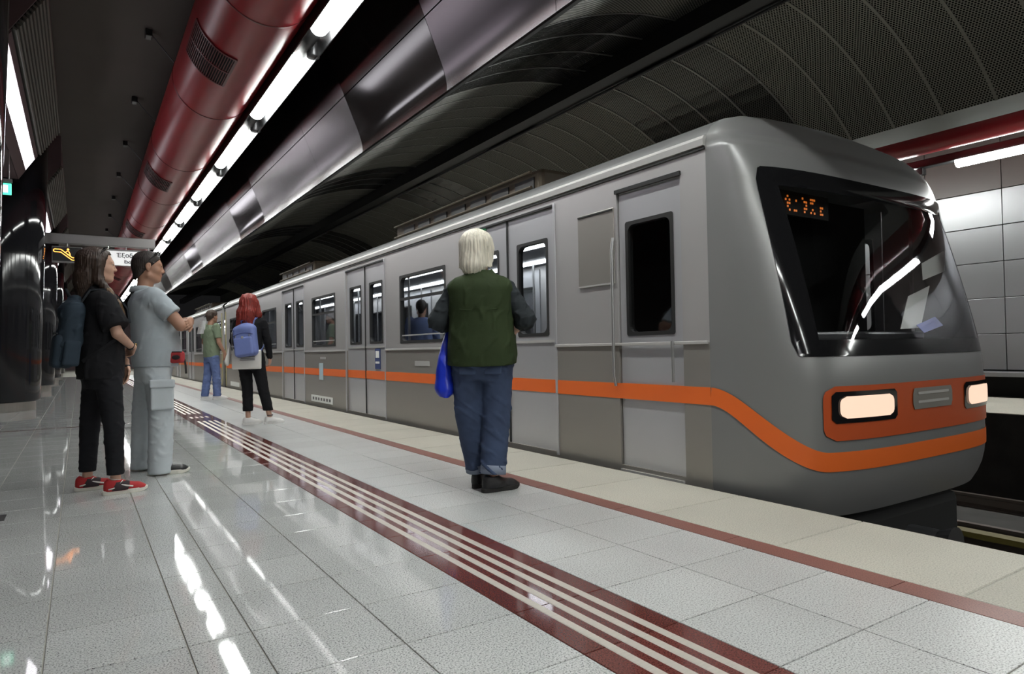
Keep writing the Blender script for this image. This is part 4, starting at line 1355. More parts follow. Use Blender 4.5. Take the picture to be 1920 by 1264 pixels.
def shoe(parent, A_, yaw, L=.28, kind='white', name='shoe'):
    """low shoe: A_ ankle ground point (x,y), heel to toe along yaw"""
    colors = {'white': ('white_shoe', 'white_shoe'), 'red': ('red_suede', 'shoe_sole'), 'black': ('black_leather', 'black_sole'), 'blackpale': ('black_leather', 'shoe_sole')}[kind]
    R = rotz(yaw); s = L/.28
    def T(x, y, z): return V3(A_[0], A_[1], 0)+R@(V3(x, y, z)*V3(s, s, s))
    root = empty(name); root.parent = parent
    up = Vol(T(.06, 0, .06)-V3(.22, .22, .075)*s, T(.06, 0, .06)+V3(.22, .22, .09)*s, .0045)
    up.cap(T(-.035, 0, .045), T(.03, 0, .048), .036*s, .042*s, 0)
    up.cap(T(.03, 0, .046), T(.13, 0, .030), .043*s, .040*s, .03*s)
    up.ell(T(.145, 0, .028), V3(.052, .042, .030)*s, R, .02*s)
    up.cap(T(-.045, 0, .03), T(-.045, 0, .075), .028*s, .030*s, .02*s)
    up.cap(T(.0, 0, .05), T(-.01, 0, .085), .043*s, .040*s, .03*s)
    up.cap(T(-.012, 0, .085), T(-.012, 0, .15), .034*s, .034*s, .006*s, True)
    up.clip((0, 0, -1), (0, 0, .024*s))
    base_F = up.F.copy()
    vobj('upper', up, colors[0], root)
    if kind == 'red':
        up.F = base_F-.0016
        up.clip(R@V3(1, 0, -.35), T(.078, 0, .05)); up.clip(R@V3(-1, 0, .5), T(-.030, 0, .04)); up.clip((0, 0, -1), (0, 0, .026*s)); up.clip((0, 0, 1), (0, 0, .088*s))
        vobj('dark_side_panel', up, 'dark_canvas', root)
    # sole: foot outline extruded
    out = []
    for i in range(40):
        a = 2*PI*i/40; c, sn = math.cos(a), math.sin(a)
        x = .06+.146*math.copysign(abs(c)**.75, c)
        w = .0405+.011*math.exp(-((x-.13)/.06)**2)-.004*math.exp(-((x-.04)/.04)**2)
        out.append((x, w*math.copysign(abs(sn)**.8, sn)))
    b = MB(); n = len(out)
    lev = ((.000, .97), (.004, 1.0), (.024, 1.0), (.030, .97))
    vv = []
    for (z, f) in lev:
        for (x, y) in out:
            lift = .012*max(0, (x-.15)/.05)**2
            vv.append(T(.06+(x-.06)*f, y*f, z+lift*(1 if z < .01 else .5)))
    ff = [tuple(range(n))]+[tuple((len(lev)-1)*n+i for i in range(n))]
    for l in range(len(lev)-1):
        for i in range(n): ff.append((l*n+i, l*n+(i+1) % n, (l+1)*n+(i+1) % n, (l+1)*n+i))
    b.add(vv, ff).build('sole', colors[1], root)
    lm = {'white': 'white_shoe', 'red': 'tote_white', 'black': 'black_leather', 'blackpale': 'black_leather'}[kind]
    for i in range(5):
        x = .045+.016*i; z = .094-.0085*i
        MB().tube([T(x, -.026, z-.014), T(x+.004, 0, z), T(x, .026, z-.014)], .0032*s, 6).build('lace', lm, root, True)
    if kind in ('red',):
        for q in (-1, 1):
            MB().tube([T(-.052, q*.034, .040), T(-.02, q*.044, .048), T(.01, q*.0455, .062), T(.03, q*.0455, .066), T(.06, q*.0455, .056), T(.10, q*.0445, .046)], .0058*s, 6).build('side_stripe', 'tote_white', root, True)
            MB().tube([T(-.065, q*.018, .075), T(-.04, q*.034, .068), T(-.01, q*.043, .064), T(.02, q*.043, .078), T(.038, q*.03, .094)], .0035*s, 6).build('piping', 'tote_white', root, True)
    return root

def limb_body(v, J, r, k=.025):
    """arms and legs of the skin body from joints"""
    for q in 'LR':
        v.cap(J['sh'+q], J['el'+q], r['sh'], r['el'], k)
        v.cap(J['el'+q], J['wr'+q], r['el'], r['wr'], .012)
        v.cap(J['hip'+q], J['kn'+q], r['hip'], r['kn'], k)
        v.cap(J['kn'+q], J['an'+q], r['kn']*.95, r['an'], .012)
        v.ell((np.asarray(J['kn'+q])*.72+np.asarray(J['an'+q])*.28)-V3(.006, 0, 0), (r['kn']*.92, r['kn']*.9, .10), None, .02)
        v.cap(J['an'+q], V3(J['an'+q][0], J['an'+q][1], .04), r['an'], r['an'], .01)

def sunglasses(parent, T, z=.10, x=.045, up=.6, lens='black_gloss'):
    g = empty('sunglasses'); g.parent = parent
    for q in (-1, 1):
        b = MB()
        pts = [T((x+.028*math.cos(a)*up*.9-.004*abs(q), q*(.034+.027*math.sin(a)), z+.022*math.cos(a)*(1.2-up))) for a in np.linspace(0, 2*PI, 15)[:-1]]
        c = sum(pts)/len(pts); n = unit(np.cross(pts[3]-c, pts[0]-c)); n = n if n[2] > 0 else -n
        b.add([p+n*.004 for p in pts]+[p-n*.003 for p in pts], [tuple(range(14)), tuple(reversed(range(14, 28)))]+[(i, (i+1) % 14, 14+(i+1) % 14, 14+i) for i in range(14)])
        b.build('lens', lens, g)
        MB().tube([T((x, q*.062, z)), T((x-.03, q*.078, z-.035)), T((-.01, q*.088, z-.085))], .0032, 6).build('temple', 'black_plastic', g)
    MB().tube([T((x+.005, -.01, z+.004)), T((x+.008, 0, z+.008)), T((x+.005, .01, z+.004))], .0035, 6).build('bridge', 'black_plastic', g)
    return g

def skel(h, shw=.185, hipw=.092):
    s = h/1.75
    J = {}
    for q, g in (('L', 1), ('R', -1)):
        J['sh'+q] = V3(-.01, g*shw, 1.425)*s; J['el'+q] = V3(-.01, g*(shw+.06), 1.13)*s; J['wr'+q] = V3(.06, g*(shw+.07), .88)*s
        J['hip'+q] = V3(0, g*hipw, .91)*s; J['kn'+q] = V3(.015, g*hipw, .49)*s; J['an'+q] = V3(-.02, g*hipw, .085)*s
    return J
RM = dict(sh=.055, el=.043, wr=.028, hip=.085, kn=.056, an=.036)
RF = dict(sh=.045, el=.036, wr=.024, hip=.080, kn=.050, an=.032)

def make_person(label, loc, yaw, skin, J, rad, head_spec, top, legs, shoes, hands=(), s=1.0, name='person', cat='person'):
    P = empty(name, loc, yaw)
    allj = np.array([J[k] for k in J])
    lo, hi = allj.min(0)-.16, allj.max(0)+.16
    lo[2] = .02
    C, R, hs, neck = head_spec['C'], head_spec['R'], head_spec['s'], head_spec['neck']
    b = Vol(lo, np.maximum(hi, (hi[0], hi[1], C[2]-.05)), .0095)
    L = np.array(top['loft'], float).copy(); L[:, 3:] = np.maximum(L[:, 3:]-.022, .03)
    b.loft(L, 0); limb_body(b, J, dict(rad, hip=rad['hip']*.85, kn=rad['kn']*.9))
    hp = (np.asarray(J['hipL'])+np.asarray(J['hipR']))/2
    b.ell(hp+V3(-.01, 0, .02), (.105*s, .15*s, .12*s), None, .03)
    b.cap(neck, np.asarray(neck)+V3(0, 0, .07), .055*s, .05*s, .03)
    hv, T = head(.0042, C, R, hs, P, skin, neck, head_spec.get('eyes', True), head_spec.get('brow', 'hair_dark'), head_spec.get('eyes', True))
    chunks = [b, hv]+[hand(*a[0], **a[1]) for a in hands]
    vobj('body', chunks, skin, P)
    # --- top garment
    L = np.array(top['loft'], float)
    lo = np.array([(L[:, 1]-L[:, 3]).min(), (L[:, 2]-L[:, 4]).min(), L[0, 0]])-.03; hi = np.array([(L[:, 1]+L[:, 3]).max(), (L[:, 2]+L[:, 4]).max(), L[-1, 0]])+.03
    ch = []
    g = Vol(np.minimum(lo, np.min([np.minimum(a[0], a[1]) for a in top['sleeves']] or [lo], 0)-.12), np.maximum(hi, np.max([np.maximum(a[0], a[1]) for a in top['sleeves']] or [hi], 0)+.12), top.get('res', .0075))
    g.loft(L, 0, top.get('pw', 2.2))
    wv = top.get('wave')
    for a in top['sleeves']:
        A_, B_, ra, rb = np.asarray(a[0]), np.asarray(a[1]), a[2], a[3]
        ends = [A_, B_]+[np.asarray(q[1]) for q in a[5:]]
        sv = Vol(np.min(ends, 0)-.13, np.max(ends, 0)+.13, top.get('res', .0065))
        sv.cap(A_, B_, ra, rb, 0)
        for (p, q, r0, r1) in a[5:]:
            sv.cap(p, q, r0, r1, .02)
        if wv: sv.wave(*wv)
        if a[4]:
            u = unit(B_-A_); sv.clip(u, B_+u*rb*.35)
        ch.append(sv)
        g.cap(A_, A_+(B_-A_)*.3, ra, ra*.9+rb*.1, top.get('k', .035))
    if top.get('wave'): g.wave(*top['wave'])
    g.clip((0, 0, -1), (0, 0, L[0, 0]+.004))
    for c in top.get('clips', ()): g.clip(*c)
    vobj(top['name'], [g]+ch, top['mat'], P)
    # --- trousers
    L = np.array(legs['loft'], float)
    lo = np.array([-.2, -.32, legs['cuff']-.02])*1.25; hi = np.array([.25, .32, L[-1, 0]+.02]); lo[2] = legs['cuff']-.03
    lo[:2] = np.minimum(lo[:2], allj[:, :2].min(0)-.05); 
    lo[0] = min(lo[0], -.28); hi[0] = max(hi[0], .28); lo[1] = -.36; hi[1] = .36
    t = Vol(lo, hi, legs.get('res', .008))
    t.loft(L, 0)
    for q in 'LR':
        a, k, n = np.asarray(J['hip'+q]), np.asarray(J['kn'+q]), np.asarray(J['an'+q])
        r0, r1, r2 = legs['r']
        t.cap(a, k, r0, r1, .03); 
        e = n+(n-k)/np.linalg.norm(n-k)*.05
        t.cap(k, e, r1, r2, .006)
    if legs.get('wave'): t.wave(*legs['wave'])
    t.clip((0, 0, -1), (0, 0, legs['cuff']))
    vobj(legs['name'], t, legs['mat'], P)
    for (A_, yw, Ln, kind) in shoes: shoe(P, A_, yw, Ln, kind)
    tag(P, label, cat)
    return P, T
def perp(u):
    a = np.array([0, 0, 1.]) if abs(u[2]) < .9 else np.array([1., 0, 0])
    p = unit(np.cross(u, a)); return p, np.cross(u, p)
def ground_strap(parent, name, m, pts, w, th=.004, up=(0, 0, 1)):
    """flat band along points"""
    pts = [np.asarray(p, float) for p in pts]; b = MB(); rows = [[], [], [], []]
    for i, p in enumerate(pts):
        t = unit(pts[min(i+1, len(pts)-1)]-pts[max(i-1, 0)]); n = np.asarray(up[i] if isinstance(up, list) else up, float)
        s_ = unit(np.cross(t, n)); n2 = np.cross(s_, t)
        for k, (a, c) in enumerate(((-1, -1), (1, -1), (1, 1), (-1, 1))): rows[k].append(p+s_*w/2*a+n2*th/2*c)
    b.grid([rows[0], rows[1], rows[2], rows[3], rows[0]])
    return b.build(name, m, parent, False)

# ------------------------------------------------------------------ 1  young woman in black, left
J = skel(1.70, .165, .085)
J.update(hipL=V3(-.01, .085, .88), hipR=V3(.02, -.085, .88), knL=V3(-.055, .13, .47), knR=V3(.055, -.125, .47), anL=V3(-.07, .155, .08), anR=V3(.06, -.15, .08),
         shL=V3(.0, .165, 1.365), shR=V3(.0, -.165, 1.365), elR=V3(.065, -.225, 1.12), wrR=V3(.19, -.06, 1.02), elL=V3(.05, .215, 1.10), wrL=V3(.165, .05, .90))
HC = V3(-.01, 0, 1.615); HR = rotz(math.radians(-6))
P1, T1 = make_person('young woman with long brown hair, black clothes and red sneakers', (.13, 5.58, 0), math.radians(7), 'skin_fair', J, RF,
    dict(C=HC, R=HR, s=.98, neck=V3(-.035, 0, 1.40), brow='hair_brown'),
    dict(name='black_shirt', mat='black_cotton', loft=[(.80, -.005, 0, .140, .19), (.9, -.005, 0, .148, .195), (1.0, .0, 0, .142, .185), (1.12, .0, 0, .135, .175), (1.25, .01, 0, .138, .178), (1.33, -.005, 0, .125, .185), (1.39, -.02, 0, .098, .165), (1.43, -.03, 0, .074, .11), (1.465, -.035, 0, .060, .068)],
         sleeves=[(J['shR']+V3(-.005, .02, -.02), J['shR']*.28+J['elR']*.72, .078, .088, True), (J['shL']+V3(-.005, -.02, -.02), J['shL']*.28+J['elL']*.72, .078, .088, True)], wave=(.008, 80, 3, .7)),
    dict(name='black_trousers', mat='black_denim', loft=[(.74, .0, 0, .10, .15), (.80, 0, 0, .125, .175), (.90, 0, 0, .135, .18), (.98, 0, 0, .125, .17)], r=(.092, .064, .050), cuff=.135, wave=(.006, 105, 5, 1.8)),
    [((-.07, .155), math.radians(0), .27, 'red'), ((.06, -.15), math.radians(2), .275, 'red')],
    hands=[((J['wrR'], V3(.02, .9, -.25), V3(-.9, 0, -.2), 1), dict(s=.92, curl=.9)), ((J['wrL'], V3(.0, -.05, -1), V3(-.75, -.3, 0), -1), dict(s=.92, curl=.45))], s=.95)
v = Vol(HC+V3(-.28, -.22, -.42), HC+V3(.17, .22, .17), .0048)
v.ell(T1((-.022, 0, .034)), V3(.112, .090, .100), HR, 0)
v.cap(T1((-.065, 0, .03)), T1((-.082, 0, -.13)), .078, .066, .03, flat=((0, 1, 0), .82))
v.cap(T1((-.088, .0, -.10)), T1((-.105, -.02, -.30)), .070, .026, .03, flat=((0, 1, 0), .8))
for q in (-1, 1):
    v.cap(T1((-.01, q*.075, .02)), T1((-.005, q*.085, -.12)), .030, .030, .03)
    v.cap(T1((-.005, q*.090, -.12)), T1((.090, q*.125, -.25)), .030, .022, .02)
    v.cap(T1((.090, q*.125, -.25)), T1((.150, q*.125, -.36)), .022, .007, .015)
v.box(T1((.125, 0, -.10)), V3(.08, .068, .175), .03, HR, .012, True)
v.box(T1((.118, 0, -.02)), V3(.075, .12, .078), .04, HR, .015, True)
v.strands(T1((-.03, 0, 0)), .0016, 47); v.wave(.005, 110, 91, .12)
vobj('long_hair', v, 'hair_brown', P1)
for q in (-1, 1):
    v = Vol(T1((.10, q*.125, -.3))-V3(.14, .07, .13), T1((.10, q*.125, -.3))+V3(.14, .07, .14), .004)
    v.cap(T1((.050, q*.112, -.19)), T1((.115, q*.132, -.29)), .025, .020, .01); v.cap(T1((.115, q*.132, -.29)), T1((.165, q*.130, -.41)), .019, .005, .01)
    v.strands(T1((-.03, 0, 0)), .0012, 60)
    vobj('light_hair_lock', v, 'hair_tip', P1)
sunglasses(P1, T1, .124, .045, .75)
MB().lathe([(.0045, -.003), (.005, 0), (.0045, .003)], T1((.0, -.092, -.036)), 10, 'y').build('earring', 'white_shoe', P1)
def band(parent, name, m, c, axis, r, w):
    u = unit(axis); p, q = perp(u); b = MB()
    rows = [[np.asarray(c)+(p*math.cos(a)+q*math.sin(a))*rr+u*o for a in np.linspace(0, 2*PI, 21)] for rr, o in ((r, -w/2), (r+.004, -w/2), (r+.004, w/2), (r, w/2), (r, -w/2))]
    return b.grid(rows).build(name, m, parent, True)
ax = J['wrR']-J['elR']
wt = band(P1, 'watch_strap', 'black_leather', J['wrR']-unit(ax)*.035, ax, .027, .016)
MB().box(J['wrR']-unit(ax)*.02+V3(.02, -.016, .012), (.022, .012, .024), None, .003).build('watch_face', 'gold', wt)
band(P1, 'bracelet', 'black_leather', J['wrL']+V3(0, -.0, -.01), V3(0, -.05, -1), .027, .016)
band(P1, 'anklet', 'tote_white', V3(.055, -.15, .105), V3(0.2, 0, 1), .036, .004)
# her dark navy backpack
bp = empty('backpack', (.13, 5.58, 0), math.radians(7))
R = roty(math.radians(7))
v = Vol(V3(-.46, -.24, .80), V3(-.05, .22, 1.46), .0065)
v.box((-.190, -.02, 1.12), (.066, .135, .225), .055, R, 0)
v.cap((-.185, -.02, 1.28), (-.165, -.02, 1.35), .075, .04, .04, flat=((0, 1, 0), .75))
v.wave(.012, 60, 8, 1.0); vobj('bag_body', v, 'navy_canvas', bp)
v = Vol(V3(-.46, -.24, .80), V3(-.05, .22, 1.2), .0065)
v.box((-.262, -.02, 1.005), (.032, .118, .115), .03, R, 0)
v.wave(.005, 18, 9, 1.0); vobj('front_pocket', v, 'navy_canvas', bp)
v = Vol(V3(-.34, -.30, .86), V3(-.02, -.08, 1.2), .006)
v.box((-.195, -.155, .99), (.05, .022, .085), .02, R, 0); v.wave(.004, 20, 4); vobj('side_pocket', v, 'navy_canvas', bp)
MB().tube([(-.272, -.12, 1.125), (-.282, 0, 1.13), (-.272, .08, 1.125)], .005, 6).build('zip', 'navy_dark', bp)
MB().tube([(-.19, -.03, 1.385), (-.21, -.02, 1.43), (-.19, .01, 1.385)], .01, 8).build('grab_loop', 'navy_dark', bp, True)
for q in (-1, 1):
    ground_strap(bp, 'shoulder_strap', 'navy_dark', [(-.13, q*.10, 1.34), (-.08, q*.105, 1.425), (-.0, q*.11, 1.435), (.08, q*.115, 1.39), (.142, q*.12, 1.30), (.155, q*.125, 1.2)], .055, .012, up=[(0, 0, 1), (-.3, 0, 1), (0, 0, 1), (.7, 0, .7), (1, 0, .3), (1, 0, 0)])
    ground_strap(bp, 'lower_strap', 'black_cotton', [(.14, q*.15, 1.2), (.08, q*.195, 1.1), (-.04, q*.19, 1.0), (-.13, q*.13, .93)], .025, .006, up=[(1, 0, 0), (.5, q, 0), (0, q, 0), (-.3, q, 0)])
tag(bp, 'dark navy canvas backpack on the young woman in black', 'backpack')

# ------------------------------------------------------------------ 2  man in grey polo, arms crossed
J = skel(1.82, .20, .10)
J.update(hipL=V3(-.01, .09, .87), hipR=V3(.02, -.09, .87), knL=V3(-.035, .155, .50), knR=V3(.05, -.15, .50), anL=V3(-.055, .17, .08), anR=V3(.035, -.17, .08),
         shL=V3(.0, .19, 1.445), shR=V3(.0, -.19, 1.445), elR=V3(.185, -.245, 1.205), wrR=V3(.30, .03, 1.24), elL=V3(.185, .24, 1.205), wrL=V3(.268, -.165, 1.250))
HC = V3(-.015, 0, 1.70); HR = rotz(math.radians(-4))@roty(math.radians(2))
P2, T2 = make_person('man in pale grey polo and cargo trousers with folded arms', (.50, 6.25, 0), math.radians(2), 'skin_tan', J, dict(RM, sh=.058, el=.047, wr=.031),
    dict(C=HC, R=HR, s=1.04, neck=V3(-.045, 0, 1.48)),
    dict(name='polo_shirt', mat='polo_grey', loft=[(.865, .025, 0, .165, .205), (.95, .035, 0, .182, .212), (1.06, .035, 0, .182, .21), (1.18, .02, 0, .168, .205), (1.30, -.005, 0, .155, .21), (1.40, -.025, 0, .135, .22), (1.465, -.038, 0, .100, .185), (1.505, -.045, 0, .076, .105), (1.53, -.047, 0, .068, .078)],
         sleeves=[(J['shR']+V3(-.005, .02, -.01), J['shR']*.42+J['elR']*.58, .085, .080, True), (J['shL']+V3(-.005, -.02, -.01), J['shL']*.42+J['elL']*.58, .085, .080, True)], wave=(.007, 60, 11, 1.6)),
    dict(name='cargo_trousers', mat='cargo_grey', loft=[(.76, .01, 0, .115, .17), (.83, .012, 0, .140, .185), (.90, .02, 0, .140, .185), (.95, .02, 0, .12, .165)], r=(.102, .094, .088), cuff=.012, wave=(.0065, 70, 12, 1.6)),
    [((-.055, .17), math.radians(-2), .29, 'blackpale'), ((.035, -.17), math.radians(-4), .30, 'blackpale')],
    hands=[((J['wrL'], V3(-.25, -.92, -.28), V3(-.85, .30, -.35), 1), dict(s=1.0, curl=.75)), ((J['wrR'], V3(.1, .95, .1), V3(-.9, .1, 0), -1), dict(s=1.06, curl=.6))], s=1.05)
v = Vol(HC-V3(.17, .15, .15), HC+V3(.17, .15, .18), .004)
v.ell(T2((-.016, 0, .034)), V3(.106, .083, .094)*1.04, HR, 0)
v.cap(T2((-.068, 0, -.01)), T2((-.060, 0, -.085)), .053, .046, .03, flat=((0, 1, 0), .78))
for q in (-1, 1): v.ell(T2((.002, q*.085, -.012)), V3(.026, .03, .040), HR, .006, True)
for q in (-1, 1): v.cap(T2((.028, q*.074, .02)), T2((.018, q*.073, -.015)), .011, .007, .01)
v.clip(HR@V3(.72, 0, -.69), T2((.080, 0, .066)))
v.strands(T2((-.02, 0, 0)), .0008, 46, 2); v.wave(.0016, 90, 4, .7)
vobj('short_hair', v, 'hair_dark', P2)
sunglasses(P2, T2, .116, .060, .7)
# collar, placket, cargo pockets
b = MB(); rows = []
for (dr, z) in ((.0, 1.50), (.008, 1.535), (.02, 1.53), (.030, 1.50), (.024, 1.485)):
    rows.append([(-.045+(.074+dr)*math.cos(a)+ .012*math.cos(a), (.080+dr)*math.sin(a), z-.028*max(0, math.cos(a))) for a in np.linspace(.22, 2*PI-.22, 30)])
b.grid(rows).build('collar', 'polo_grey', P2, True)
for q in (-1, 1):
    g = empty('cargo_pocket'); g.parent = P2
    v = Vol(V3(-.08, q*.24-.09, .50), V3(.19, q*.24+.09, .80), .006)
    v.box((.045, q*.236, .635), (.085, .022, .11), .015, rotx(q*math.radians(4)), 0); v.wave(.003, 22, 3); vobj('pocket_bag', v, 'cargo_grey', g)
    v = Vol(V3(-.08, q*.24-.09, .68), V3(.19, q*.24+.09, .80), .005)
    v.box((.045, q*.243, .735), (.092, .022, .034), .012, rotx(q*math.radians(4)), 0); vobj('pocket_flap', v, 'cargo_grey', g)
# red waist pouch
t = empty('waist_pouch', (.50, 6.25, 0), math.radians(2))
R = rotz(math.radians(-38))
v = Vol(V3(.05, -.32, .86), V3(.29, -.08, 1.04), .004); v.box((.165, -.195, .945), (.055, .030, .048), .02, R, 0); vobj('pouch_body', v, 'pouch_red', t)
v = Vol(V3(.05, -.34, .86), V3(.29, -.08, 1.04), .003); v.ell(V3(.165, -.195, .945)+R@V3(.005, -.030, 0), (.036, .006, .020), R, 0); vobj('dark_badge', v, 'dark_canvas', t)
MB().tube([V3(.165, -.195, .945)+R@V3(x, -.022, .043) for x in (-.05, 0, .05)], .005, 6).build('zip', 'black_plastic', t)
ground_strap(t, 'waist_strap', 'black_plastic', [(.20, -.16, .96), (.225, -.06, .955), (.23, .05, .955), (.20, .14, .955), (.1, .21, .955)], .03, .006, up=[(1, -.6, 0), (1, -.3, 0), (1, 0, 0), (1, .6, 0), (.4, 1, 0)])
ground_strap(t, 'strap_end', 'black_plastic', [(.215, -.215, .93), (.222, -.22, .88), (.225, -.222, .81)], .02, .004, up=(.7, -.7, 0))
tag(t, 'small red waist pouch on the man in grey polo', 'pouch')
# face mask hanging from his hand
t = empty('face_mask', (.50, 6.25, 0), math.radians(2))
rows = [[V3(.335+.05*u-.02*w, -.205-.025*math.sin(PI*u)+.02*w, 1.245-.11*w+.012*math.sin(9*w)*u) for u in np.linspace(0, 1, 9)] for w in np.linspace(0, 1, 9)]
MB().grid(rows).grid([[p+V3(.002, .003, 0) for p in r] for r in rows]).build('cloth', 'mask_white', t, True)
for w in (.25, .5, .75):
    MB().tube([V3(.335+.05*u-.02*w, -.207-.025*math.sin(PI*u)+.02*w, 1.245-.11*w+.012*math.sin(9*w)*u) for u in np.linspace(0, 1, 9)], .0018, 5).build('pleat', 'mask_white', t)
MB().tube([rows[0][8], rows[0][8]+V3(.0, .02, .03), V3(.33, -.17, 1.26)], .0015, 5).build('ear_loop', 'mask_white', t)
tag(t, 'white face mask dangling from the hand of the man in grey polo', 'face mask')

# ------------------------------------------------------------------ 3  man in olive vest, seen from behind
J = skel(1.79, .205, .10)
J.update(hipL=V3(.0, .10, .92), hipR=V3(.0, -.10, .92), knL=V3(.02, .095, .50), knR=V3(.0, -.090, .50), anL=V3(.10, .045, .085), anR=V3(-.06, -.065, .085),
         shL=V3(-.01, .180, 1.36), shR=V3(-.01, -.180, 1.36), elL=V3(-.02, .30, 1.17), elR=V3(-.02, -.305, 1.17), wrL=V3(.20, .22, 1.08), wrR=V3(.20, -.22, 1.10))
HC = V3(.02, .02, 1.655); HR = rotz(math.radians(-12))
YW3 = math.radians(54)
P3, T3 = make_person('white-haired man in dark green vest and jeans seen from behind', (2.33, 3.96, 0), YW3, 'skin_tan', J, RM,
    dict(C=HC, R=HR, s=1.04, neck=V3(-.03, 0, 1.44), brow='hair_white'),
    dict(name='dark_shirt', mat='shirt_dark', loft=[(.845, -.005, 0, .155, .190), (.92, -.005, 0, .162, .198), (1.05, .0, 0, .158, .190), (1.2, 0, 0, .150, .190), (1.32, -.01, 0, .140, .20), (1.40, -.02, 0, .118, .205), (1.455, -.028, 0, .085, .15), (1.49, -.03, 0, .064, .075)],
         sleeves=[(V3(-.01, -.185, 1.375), J['elR'], .060, .066, False, (J['elR'], J['elR']*.72+J['wrR']*.28, .066, .060)), (V3(-.01, .185, 1.375), J['elL'], .060, .066, False, (J['elL'], J['elL']*.72+J['wrL']*.28, .066, .060))], wave=(.011, 100, 21, 1.4)),
    dict(name='jeans', mat='jeans_dark', loft=[(.76, -.005, 0, .118, .17), (.83, -.01, 0, .150, .19), (.92, -.01, 0, .168, .210), (.99, -.005, 0, .155, .195)], r=(.118, .098, .080), cuff=.125, wave=(.010, 80, 22, 1.3)),
    [((.10, .045), math.radians(-18), .29, 'black'), ((-.06, -.065), math.radians(-52), .295, 'black')],
    hands=[((J['wrR'], V3(.8, .5, -.2), V3(-.2, .8, -.3), 1), dict(s=1.05, curl=.8)), ((J['wrL'], V3(.7, -.2, -.6), V3(.0, -.8, -.3), -1), dict(s=1.05, curl=1.2))], s=1.05)
v = Vol(V3(-.26, -.32, .84), V3(.26, .32, 1.56), .0065)
v.loft([(.85, -.005, 0, .190, .238), (.95, -.005, 0, .192, .236), (1.08, .0, 0, .186, .226), (1.22, 0, 0, .176, .222), (1.33, -.01, 0, .164, .226), (1.40, -.02, 0, .142, .228), (1.455, -.028, 0, .104, .175), (1.485, -.032, 0, .082, .105), (1.505, -.034, 0, .072, .085)], 0, 2.3)
for q in (-1, 1):
    v.cap(V3(-.01, q*.300, 1.12), V3(-.01, q*.278, 1.40), .058, .068, .02, True)
v.cap((.0, 0, 1.47), (.01, 0, 1.6), .066, .07, .01, True)
v.box((.2, 0, 1.15), (.2, .006, .5), .002, None, .004, True)
v.wave(.008, 50, 23, .4); v.clip((.10, .0, -1), (0, 0, .868))
vobj('green_vest', v, 'vest_green', P3)
MB().tube([(-.165, -.13, 1.235), (-.172, -.05, 1.225), (-.173, .05, 1.225), (-.166, .13, 1.235)], .0028, 6).build('yoke_seam', 'vest_green', P3)
for q in (-1, 1):
    v = Vol(V3(.0, q*.22-.05, .92), V3(.16, q*.22+.05, 1.12), .006); v.box((.07, q*.205, 1.0), (.06, .028, .07), .015, None, 0); vobj('vest_pocket', v, 'vest_green', P3)
    v = Vol(V3(-.20, q*.085-.09, .78), V3(-.09, q*.085+.09, .94), .004); v.box((-.146, q*.085, .855), (.010, .058, .06), .006, roty(math.radians(7)), 0); vobj('back_pocket', v, 'jeans_dark', P3)
MB().box((-.155, 0, .945), (.012, .05, .04), None, .003).build('belt_patch', 'dark_canvas', P3)
for q, n in (('L', .0), ('R', 0)):
    a = J['an'+q]; k = J['kn'+q]; u = unit(a-k); c = k+(a-k)*((k[2]-.145)/(k[2]-a[2]))
    b = MB(); p_, q_ = perp(u)
    rows = [[np.asarray(c)+(p_*math.cos(w)+q_*math.sin(w))*rr+u*o for w in np.linspace(0, 2*PI, 29)] for rr, o in ((.076, -.032), (.087, -.030), (.088, .028), (.076, .030), (.074, 0), (.076, -.032))]
    b.grid(rows).build('jeans_cuff', 'jeans_cuff', P3, True)
v = Vol(HC-V3(.18, .17, .26), HC+V3(.18, .17, .19), .0045)
v.ell(T3((-.020, 0, .034)), V3(.122, .112, .106)*1.02, HR, 0)
v.cap(T3((-.062, 0, .02)), T3((-.088, 0, -.105)), .104, .088, .03, flat=((1, 0, 0), 1.25))
for q in (-1, 1):
    v.cap(T3((-.02, q*.082, .0)), T3((-.045, q*.095, -.12)), .036, .022, .025)
    v.cap(T3((-.07, q*.035, -.10)), T3((-.09, q*.045, -.165)), .035, .010, .02)
v.cap(T3((-.085, 0, -.1)), T3((-.095, 0, -.175)), .035, .012, .02)
v.clip(HR@V3(.80, 0, -.60), T3((.075, 0, .055)))
v.strands(T3((-.02, 0, 0)), .0022, 26, 5); v.wave(.0045, 60, 6, .35)
vobj('white_hair', v, 'hair_white', P3)
mat('green_lens', (.02, .12, .05), .1)
sunglasses(P3, T3, .135, .01, .8, 'green_lens')
# blue carrier bag
t = empty('carrier_bag', (2.33, 3.96, 0), YW3)
v = Vol(V3(-.16, .10, .58), V3(.34, .38, 1.16), .006)
v.loft([(.645, .09, .262, .165, .040), (.66, .09, .262, .175, .055), (.78, .09, .262, .17, .062), (.95, .10, .255, .15, .045), (1.06, .12, .245, .115, .026), (1.10, .13, .24, .08, .02)], 0, 3)
v.wave(.007, 20, 31, .7); vobj('bag_body', v, 'plastic_blue', t)
for q in (-1, 1):
    MB().tube([(.10, .235+q*.015, 1.07), (.17, .23+q*.01, 1.11), (.235, .215, 1.07), (.24, .21, 1.04)], .008, 8).build('handle', 'plastic_blue', t, True)
tag(t, 'bright blue plastic carrier bag held by the white-haired man', 'bag')

